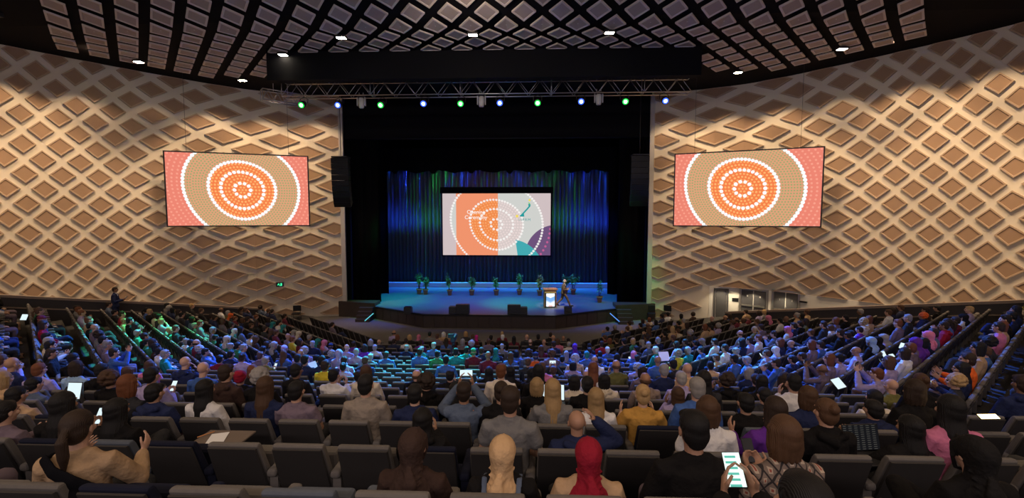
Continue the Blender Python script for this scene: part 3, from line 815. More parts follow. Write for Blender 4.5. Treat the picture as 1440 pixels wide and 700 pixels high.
PL = [(589.5,413.5,1.62,0,'tall potted plant in terracotta pot, leftmost on stage',.8),(598.5,414,1.32,0,'shorter bright potted plant second from stage left edge',1),(632.5,415,1.62,0,'round-topped potted plant, third from left, alone under the screen corner',1),
 (663.5,415,1.45,0,'leaning potted plant, fourth from left, in a terracotta pot',1),(698,415,1.36,0,'small potted plant at the middle of the row',.8),(730.5,414.5,1.58,0,'green potted plant, next left of the yellow-leaved one',.9),
 (759,415.5,1.5,1,'yellowish potted plant in warm light behind the lectern',.95),(795,413,1.45,0,'potted plant behind the walking man, left of its neighbour',1.05),(806,414,1.6,0,'spreading blue-lit potted plant just beyond the walking man',1.3),(843,425,1.62,0,'sparse tall potted plant alone at the right edge of the stage',1.1)]
for i, (px, py, h, kd, lb, wd) in enumerate(PL): pot_plant(px, py, h, kd, lb, wd, i+3, i == 9)
# lectern
p = stage_pt(774, 432.5); root = empty('lectern', (p.x, p.y, SZ), R(6)); tag(root, 'wooden lectern with lit white front panel beside the walking man', 'lectern')
bm = bmesh.new(); rbox(bm, (0,.25,.58), (.78,.5,1.12), .015); mesh_obj('cabinet', bm, lect_m, root)
bm = bmesh.new(); rbox(bm, (0,.22,1.17), (.92,.62,.07), .015, M=Matrix.Translation((0,0,0)) @ Matrix.Rotation(R(0),4,'X')); mesh_obj('top', bm, lect_m, root)
bm = bmesh.new(); box(bm, (0,-.012,1.03), (.72,.02,.16)); mesh_obj('name_board', bm, mat('name_board',(.75,.42,.2),.5), root)
text('OPEN ICC', .12, (0,-.024,1.03), mat('letter_cream',(.9,.85,.75),.5), root) if False else None
mt, nt, em, sp, m, mix = slide_base('lectern_sign')
yv = m('ADD', sp.outputs[2], m('MULTIPLY', m('ABSOLUTE', sp.outputs[0]), -.45))
c1 = mix(m('MULTIPLY', m('GREATER_THAN', yv, .38), m('LESS_THAN', yv, .62)), (.92,.96,1), (.20,.42,.80)); c1 = mix(m('MULTIPLY', m('GREATER_THAN', yv, .30), m('LESS_THAN', yv, .38)), c1, (.45,.62,.9))
c1 = mix(m('MULTIPLY', m('LESS_THAN', sp.outputs[2], .17), m('LESS_THAN', m('ABSOLUTE', sp.outputs[0]), .12)), c1, (.9,.55,.5))
nt.links.new(c1, em.inputs['Color']); em.inputs['Strength'].default_value = 1.15
bm = bmesh.new(); box(bm, (0,-.014,.50), (.54,.02,.84)); mesh_obj('sign_panel', bm, mt, root)
bm = bmesh.new()
for s in (-1,1): box(bm, (s*.31,-.018,.5), (.07,.035,.92))
box(bm, (0,-.018,.055), (.62,.035,.05)); box(bm, (0,-.018,.94), (.62,.035,.04)); mesh_obj('sign_frame', bm, plastic, root)
bm = bmesh.new(); tube(bm, [(-.15,.1,1.2),(-.12,.02,1.4),(-.05,-.02,1.47)], .008, 6); ell(bm, (-.04,-.02,1.475), (.02,.02,.02), u=8, v=6); mesh_obj('microphone', bm, plastic, root)
# stage monitors
SM = [(574,441,.42,'small black floor speaker at the bent left stage corner'),(634,444,.42,'small black floor speaker left of the left wedge monitor'),(648.5,444,.78,'large black wedge monitor on the front edge left of centre'),(722.5,444,.78,'large black wedge monitor on the front edge right of centre'),(736.5,444,.42,'small black floor speaker right of the right wedge monitor'),(798.5,441,.45,'small black floor speaker at the bent right stage corner')]
for px, py, wd, lb in SM:
    p = stage_pt(px, py); 
    if p.y < 26.7 and abs(p.x) < 4.2: p.y = 26.75
    root = empty('stage_monitor', (p.x, p.y, SZ+.012)); tag(root, lb, 'floor speaker', 'floor speakers along the stage edge')
    h = .42 if wd < .6 else .56; bm = bmesh.new()
    prof = [(-.25,0),(.25,0),(.25,h*.75),(.05,h),(-.2,h)]
    a = [bm.verts.new((-wd/2,y_,z_)) for y_, z_ in prof]; b_ = [bm.verts.new((wd/2,y_,z_)) for y_, z_ in prof]
    for k in range(5): bm.faces.new((a[k],a[(k+1)%5],b_[(k+1)%5],b_[k]))
    bm.faces.new(a[::-1]); bm.faces.new(b_); mesh_obj('speaker_box', bm, plastic, root, bevel=.012)
    bm = bmesh.new(); box(bm, (0,-.235,h*.35), (wd*.3,.01,.09)); mesh_obj('connector_plate', bm, dmetal, root)
    bm = bmesh.new(); bm.verts.ensure_lookup_table(); box(bm, (0,.155,h*.89), (wd*.9,.2,.015), Matrix.Translation((0,.155,h*.89)) @ Matrix.Rotation(R(-32),4,'X') @ Matrix.Translation((0,-.155,-h*.89))); mesh_obj('grille', bm, dmetal, root)
# black side chairs against the walls
def side_chair(px, py, rz, lb):
    p = at_z(px, py+3, 0); root = empty('black_chair', (p.x, p.y, 0), rz); tag(root, lb, 'chair', 'black chairs by the side walls')
    bm = bmesh.new(); rbox(bm, (0,0,.46), (.48,.46,.05), .015); mesh_obj('seat', bm, plastic, root)
    bm = bmesh.new(); rbox(bm, (0,-.25,.74), (.48,.04,.36), .015); mesh_obj('backrest', bm, plastic, root)
    bm = bmesh.new(); box(bm, (0,-.275,.80), (.34,.01,.04)); mesh_obj('back_slot', bm, metal, root)
    for sx in (-1,1):
        for sy in (-1,1):
            bm = bmesh.new(); tube(bm, [(sx*.2,sy*.18,.45),(sx*.23,sy*.23,0)], .012, 6)
            if sy < 0: tube(bm, [(sx*.2,-.19,.45),(sx*.2,-.25,.62)], .012, 6)
            mesh_obj('leg', bm, dmetal, root)
side_chair(417, 447.5, R(195), 'lone black chair against the left patterned wall'); side_chair(916, 447.5, R(170), 'black chair by the right wall, nearer the stage'); side_chair(937, 447.5, R(150), 'black chair by the right wall, turned sideways, farther from the stage')
# ================================================================ PEOPLE MESHES
V = Vector
def hand(bm, w_, d, n, curl=.3, side=1, spread=.018):
    """palm, four unequal bent fingers and a thumb; d along the hand, n palm normal"""
    w_, d, n = V(w_), V(d).normalized(), V(n).normalized(); n = (n - d*n.dot(d)).normalized(); s = d.cross(n)*side
    limb(bm, [w_, w_+d*.045, w_+d*.085], [(.026,.016),(.040,.014),(.042,.012)], 10, right=s)
    for k, (o, L) in enumerate(((-.030,.060),(-.010,.076),(.011,.080),(.031,.070))):
        b = w_ + d*.088 + s*o*1.05; f = (d + s*o*(spread/.018)*6).normalized()
        m_ = b + (f*math.cos(curl)+n*math.sin(curl))*L*.5; e = m_ + (f*math.cos(curl*2.2)+n*math.sin(curl*2.2))*L*.5
        limb(bm, [b-f*.01, m_, e], [.0088,.0085,.0072], 8)
    b = w_ + d*.03 + s*.034; m_ = b + (d*.6+s*.75+n*.25).normalized()*.035; e = m_ + (d*.9+s*.2+n*.4).normalized()*.034
    limb(bm, [b-s*.01, m_, e], [.0125,.0105,.009], 8)
def headmat(c, yaw=0, pitch=0): return Matrix.Translation(c) @ Matrix.Rotation(yaw,4,'Z') @ Matrix.Rotation(pitch,4,'X')
def head(bm, M):
    ell(bm, (0,-.012,.032), (.076,.096,.088), M); ell(bm, (0,.018,-.022), (.061,.076,.092), M); ell(bm, (0,.052,-.085), (.030,.032,.028), M)
    ell(bm, (0,.097,-.012), (.011,.020,.024), M, 10, 8); ell(bm, (0,.086,.030), (.050,.014,.012), M, 10, 8); ell(bm, (0,.088,-.052), (.021,.011,.010), M, 10, 8)
    for s in (-1,1): ell(bm, (s*.077,-.006,-.008), (.010,.018,.030), M, 10, 8); ell(bm, (s*.045,.062,-.018), (.022,.022,.022), M, 10, 8)
def paint(me, M):
    """eyes and lips as their own material on the face"""
    Mi = M.inverted()
    for p in me.polygons:
        q = Mi @ p.center
        if q.y > .06 and abs(q.z-.008) < .008 and .018 < abs(q.x) < .046: p.material_index = 1
        elif q.y > .085 and abs(q.z+.052) < .009 and abs(q.x) < .022: p.material_index = 2
# joints of a seated figure; origin on the floor under the top of the seat back, facing +y
HEADC = V((0,.235,1.215))
def arms(pose):
    J = {}
    for s in (-1,1):
        sh = V((s*.178,.20,1.005))
        if pose == 'lap': el = V((s*.245,.27,.76)); wr = V((s*.105,.49,.665)); d = V((-s*.35,1,-.15)); n = V((0,0,-1))
        elif pose == 'clap': el = V((s*.235,.33,.80)); wr = V((s*.075,.46,.97)); d = V((-s*.12,.45,.9)); n = V((-s,0,0))
        elif pose == 'wide': el = V((s*.29,.33,.78)); wr = V((s*.20,.55,.86)); d = V((s*.05,.75,.6)); n = V((-s,0,0))
        elif pose == 'phone': el = V((s*.235,.28,.77)); wr = V((s*.055,.50,.845)); d = V((-s*.2,.8,.45)); n = V((-s*.6,-.3,.5))
        elif pose == 'camera': el = V((s*.27,.40,.95)); wr = V((s*.085,.50,1.19)); d = V((-s*.15,.3,.9)); n = V((-s*.9,.1,.1))
        elif pose == 'chin':
            if s > 0: el = V((.20,.42,.86)); wr = V((.075,.40,1.06)); d = V((-.35,-.25,.9)); n = V((-.5,-.6,0))
            else: el = V((-.245,.27,.76)); wr = V((.0,.45,.70)); d = V((.8,.4,0)); n = V((0,0,-1))
        elif pose == 'side': el = V((.06,.42,.80)) if s > 0 else V((-.36,.30,.80)); wr = V((-.33+s*.035,.52,.93)); d = V((-.15-s*.1,.35,.9)); n = V((-s,0,0))
        elif pose == 'reach': el = V((s*.25,.42,.88)); wr = V((s*.075,.66,.97)); d = V((-s*.25,.55,.75)); n = V((-s*.9,-.1,.2))
        elif pose == 'scalp':
            if s > 0: el = V((.37,.27,1.02)); wr = V((.17,.25,1.24)); d = V((-.55,-.05,.8)); n = V((-.8,.0,-.3))
            else: el = V((-.245,.27,.76)); wr = V((-.105,.49,.665)); d = V((.35,1,-.15)); n = V((0,0,-1))
        elif pose == 'notes':
            if s > 0: el = V((.26,.34,.80)); wr = V((.20,.56,.80)); d = V((-.1,1,.0)); n = V((0,0,-1))
            else: el = V((-.245,.27,.76)); wr = V((-.06,.50,.72)); d = V((.5,1,0)); n = V((0,0,-1))
        J[s] = (sh, el, wr, d, n)
    return J
def body_mesh(pose, vox=.0068):
    bm = bmesh.new(); M = headmat(HEADC, 0, R(-4)); head(bm, M)
    limb(bm, [(0,.20,1.03),(0,.215,1.10),(0,.225,1.16)], [.062,.054,.056], 12)
    limb(bm, [(0,.27,.56),(0,.255,.72),(0,.215,.90),(0,.20,1.00)], [(.155,.105),(.135,.095),(.155,.10),(.15,.08)], 14, right=(1,0,0))
    for s, (sh, el, wr, d, n) in arms(pose).items():
        limb(bm, [V((s*.10,.20,1.02)), sh, el], [.05,.052,.040], 12); limb(bm, [el, el.lerp(wr,.3), wr], [.038,.040,.025], 12)
        hand(bm, wr, d, n, .35 if pose != 'phone' else .8, s, .012 if pose == 'lap' else .018)
        limb(bm, [(s*.09,.31,.54),(s*.11,.55,.54),(s*.115,.72,.52)], [.082,.072,.055], 12)
        limb(bm, [(s*.115,.72,.50),(s*.115,.73,.35),(s*.12,.71,.11)], [.054,.055,.036], 12); limb(bm, [(s*.12,.70,.06),(s*.13,.84,.045)], [.04,.034], 10)
    me = voxel(bm, vox, 3, .45, 'seated_body_'+pose); me.materials.append(skin_m); me.materials.append(eye_m); me.materials.append(lip_m); paint(me, M); return me
def top_mesh(pose, sleeve='long', bulk=.014, hood=False, strap=False):
    bm = bmesh.new(); b = bulk
    limb(bm, [(0,.27,.52),(0,.262,.66),(0,.235,.80),(0,.212,.93),(0,.20,1.00),(0,.205,1.045)], [(.165+b,.115+b),(.15+b,.105+b),(.152+b,.105+b),(.165+b,.108+b),(.15+b,.088+b),(.075+b,.06+b)], 16, right=(1,0,0))
    for s, (sh, el, wr, d, n) in arms(pose).items():
        limb(bm, [V((s*.08,.20,1.03)), sh+V((0,0,-.004)), sh.lerp(el,.5), el] if sleeve != 'short' else [V((s*.08,.20,1.03)), sh, sh.lerp(el,.55)], [.052+b,.055+b,.050+b,.046+b] if sleeve != 'short' else [.052+b,.055+b,.056+b], 14)
        if sleeve != 'short': limb(bm, [el, el.lerp(wr,.4), wr-(wr-el).normalized()*.025], [.045+b,.044+b,.029+b], 14)
    if hood: limb(bm, [(-.10,.13,1.06),(0,.095,1.02),(.10,.13,1.06)], [.038,.055,.038], 12)
    else: tube(bm, [(math.cos(a)*.066, .212+math.sin(a)*.062, 1.065-.012*math.sin(a)) for a in [i*math.pi/8 for i in range(17)]], .014, 8)
    me = voxel(bm, .0105, 3, .5, 'top_'+pose+sleeve); me.materials.append(cloth_m); return me
def trouser_mesh(crossed=False):
    bm = bmesh.new(); limb(bm, [(0,.30,.50),(0,.29,.58)], [(.18,.13),(.165,.12)], 14, right=(1,0,0))
    for s in (-1,1):
        k = V((s*.115,.73,.52)) if not (crossed and s > 0) else V((.03,.72,.70)); a = V((s*.12,.71,.12)) if not (crossed and s > 0) else V((-.25,.80,.55))
        limb(bm, [(s*.09,.31,.54), V((s*.10,.31,.54)).lerp(k,.55), k], [.100,.088,.070], 14); limb(bm, [k, k.lerp(a,.4), a], [.069,.066,.050], 14)
    me = voxel(bm, .012, 3, .5, 'trousers'); me.materials.append(cloth_m); return me
def shoe_mesh():
    bm = bmesh.new()
    for s in (-1,1): limb(bm, [(s*.12,.68,.05),(s*.125,.78,.045),(s*.135,.88,.035)], [(.045,.05),(.050,.042),(.042,.03)], 12, right=(1,0,0))
    me = voxel(bm, .009, 2, .5, 'shoes'); me.materials.append(shoe_m); return me
def hair_mesh(style, M=None, seedv=1):
    M = M or headmat(HEADC, 0, R(-4)); bm = bmesh.new(); rnd = random.Random(seedv); vx = .008
    def cap(k=1.0, dz=0):
        ell(bm, (0,-.022,.045+dz), (.085*k,.100*k,.086*k), M); ell(bm, (0,-.048,-.005), (.080*k,.068*k,.082*k), M)
    if style == 'short': cap(); ell(bm, (0,-.062,-.055), (.055,.040,.038), M); ell(bm, (.015,.045,.082), (.055,.035,.030), M)
    elif style == 'messy':
        cap(1.03)
        for i in range(46):
            a = rnd.uniform(0,6.28); e = rnd.uniform(-.1,1.4); ell(bm, (math.cos(a)*math.cos(e)*.080, -.025+math.sin(a)*math.cos(e)*.088*(1 if math.sin(a) < .6 else .7), .045+math.sin(e)*.080), (.022,.022,.020), M, 8, 6)
    elif style == 'curly':
        for i in range(110):
            a = rnd.uniform(0,6.28); e = rnd.uniform(-.9,1.5); q = V((math.cos(a)*math.cos(e)*.105, -.045+math.sin(a)*math.cos(e)*.095, .030+math.sin(e)*.105))
            if q.y > .055 and q.z < .05: continue
            ell(bm, q, (.030,.030,.028), M, 8, 6)
        cap(1.1)
    elif style == 'bob':
        cap(1.05)
        for i in range(9):
            a = math.pi*(i/8)*1.16 - .25; q = V((math.cos(a)*.086, -.012-math.sin(a)*.070, 0)); limb(bm, [M@V((q.x*.94,q.y,.05)), M@V((q.x*1.0,q.y*1.0,-.06)), M@V((q.x*.94,q.y*.95,-.125))], [.025,.026,.014], 8)
    elif style == 'long':
        cap(1.05)
        for i in range(11):
            a = math.pi*(i/10)*1.14 - .22; q = V((math.cos(a)*.084, -.014-math.sin(a)*.070, 0)); L = -.30-.07*math.sin(a)+rnd.uniform(-.03,.03)
            limb(bm, [M@V((q.x*.93,q.y,.05)), M@V((q.x*.95,q.y*1.02,-.08)), M@V((q.x*(1.0+.08*(i%2)),q.y*1.05-.02,-.18)), M@V((q.x*(.85+.12*(i%3)),q.y*1.05-.03,L+.04*(i%2)))], [.023,.022,.020,.009], 8)
    elif style == 'tail':
        cap(1.02); ell(bm, (0,-.122,.02), (.026,.022,.024), M, 10, 8); limb(bm, [M@V((0,-.125,.02)), M@V((.005,-.165,-.03)), M@V((.01,-.155,-.13)), M@V((.0,-.135,-.22))], [.022,.034,.032,.012], 10)
    elif style == 'bun': cap(1.02); ell(bm, (0,-.115,.065), (.044,.038,.042), M, 12, 9); ell(bm, (0,-.06,-.05), (.05,.04,.04), M)
    elif style == 'fringe':   # bald crown with hair round the sides and back
        for i in range(13):
            a = math.pi*(i/12)*1.16 - .25; ell(bm, (math.cos(a)*.077, -.018-math.sin(a)*.088, -.012), (.014,.016,.034), M, 8, 6)
        vx = .007
    elif style in ('hijab','turban'):
        ell(bm, (0,-.026,.035), (.096,.115,.100), M, 20, 14)
        if style == 'turban': ell(bm, (0,-.075,.085), (.088,.078,.070), M); ell(bm, (0,-.06,-.02), (.082,.07,.06), M)
        else:
            # drape behind the jaw and over the shoulders, gathered at the nape
            limb(bm, [M@V((0,-.052,.03)), M@V((0,-.050,-.07)), M@V((0,-.046,-.13)), M@V((0,-.040,-.19)), M@V((0,-.038,-.245))], [(.093,.088),(.075,.070),(.078,.076),(.125,.104),(.155,.112)], 20, right=(1,0,0))
            for i in range(4): limb(bm, [M@V((-.085+i*.012,-.03-.02*i,-.08-.035*i)), M@V((-.01+.02*i,-.128-.008*i,-.12-.032*i)), M@V((.085,-.06-.02*i,-.07-.038*i))], [.009,.017,.009], 8)
            limb(bm, [M@V((.01,-.13,-.10)), M@V((.03,-.155,-.17)), M@V((.02,-.15,-.25))], [(.026,.016),(.052,.022),(.036,.012)], 10, right=(1,0,0))
            tube(bm, [M@V((-.062,.070,.05)), M@V((-.076,.052,-.03)), M@V((-.045,.062,-.11)), M@V((0,.072,-.125)), M@V((.045,.062,-.11)), M@V((.076,.052,-.03)), M@V((.062,.070,.05)), M@V((0,.092,.088)), M@V((-.062,.070,.05))], .013, 8)
        vx = .0085
    elif style == 'cap':
        ell(bm, (0,-.015,.060), (.086,.103,.074), M, 18, 12); ell(bm, (0,-.05,-.02), (.072,.055,.060), M)
        limb(bm, [M@V((0,.07,.065)), M@V((0,.15,.050))], [(.07,.008),(.055,.006)], 12, right=(1,0,0))
    me = voxel(bm, vx, 2, .5, 'hair_'+style); me.materials.append(knit_m if style in ('hijab','turban','cap') else hair_m); return me
POSES = ['lap','clap','wide','phone','camera','chin','scalp','notes','reach','side']
BODY = {p: body_mesh(p) for p in POSES}
TOP = {}
for p in POSES:
    TOP[p,'long'] = top_mesh(p)
for p in ('lap','clap','wide','phone','notes'): TOP[p,'short'] = top_mesh(p, 'short')
for p in ('lap','phone','clap','chin','scalp','camera','wide'): TOP[p,'coat'] = top_mesh(p, 'long', .024, True)
TR = trouser_mesh(); TRX = trouser_mesh(True); SHOE = shoe_mesh()
HS = ['short','messy','curly','bob','long','tail','bun','fringe','hijab','turban','cap']
HAIR = {h: hair_mesh(h) for h in HS}
LOW = {}
def low(me):
    if me.name not in LOW: LOW[me.name] = decim(me, max(.02, min(1, 420/max(1, len(me.polygons)))), me.name+'_far')
    return LOW[me.name]

COL = dict(black=(.010,.009,.009), dark=(.030,.018,.012), brown=(.085,.043,.022), auburn=(.16,.055,.022), blonde=(.42,.27,.12), grey=(.30,.28,.26), white=(.62,.60,.57),
  red=(.30,.012,.03), beige=(.55,.36,.19), tan=(.46,.31,.18), navy=(.018,.025,.07), blue=(.06,.13,.36), lilac=(.36,.30,.48), cream=(.60,.52,.40), teal=(.02,.22,.22), pink=(.60,.18,.30), greyc=(.17,.165,.16),
  greyblue=(.10,.13,.19), maroon=(.13,.015,.03), purple=(.13,.03,.28), olive=(.14,.13,.04), mustard=(.50,.27,.06), green=(.04,.20,.09), orange=(.70,.12,.02), magenta=(.5,.02,.25), paleblue=(.28,.42,.60), darkbrown=(.045,.026,.02), yellow=(.55,.42,.03), charcoal=(.03,.03,.033), sand=(.30,.25,.20), mauve=(.16,.12,.15), whitec=(.66,.64,.62), patterned=(.30,.22,.17))
CN = dict(greyc='grey', greyblue='blue-grey', paleblue='pale blue', darkbrown='dark brown', whitec='white', patterned='patterned')
HN = dict(short='short {c} hair', messy='tousled {c} hair', curly='curly {c} hair', bob='{c} bob', long='long {c} hair', tail='{c} ponytail', bun='{c} hair in a bun', fringe='bald crown', hijab='{c} headscarf', turban='{c} turban-style wrap', cap='{c} cap', bald='bald head')
SKIN = [(.52,.30,.20),(.44,.25,.16),(.34,.18,.105),(.22,.115,.065),(.56,.34,.24),(.40,.22,.14)]
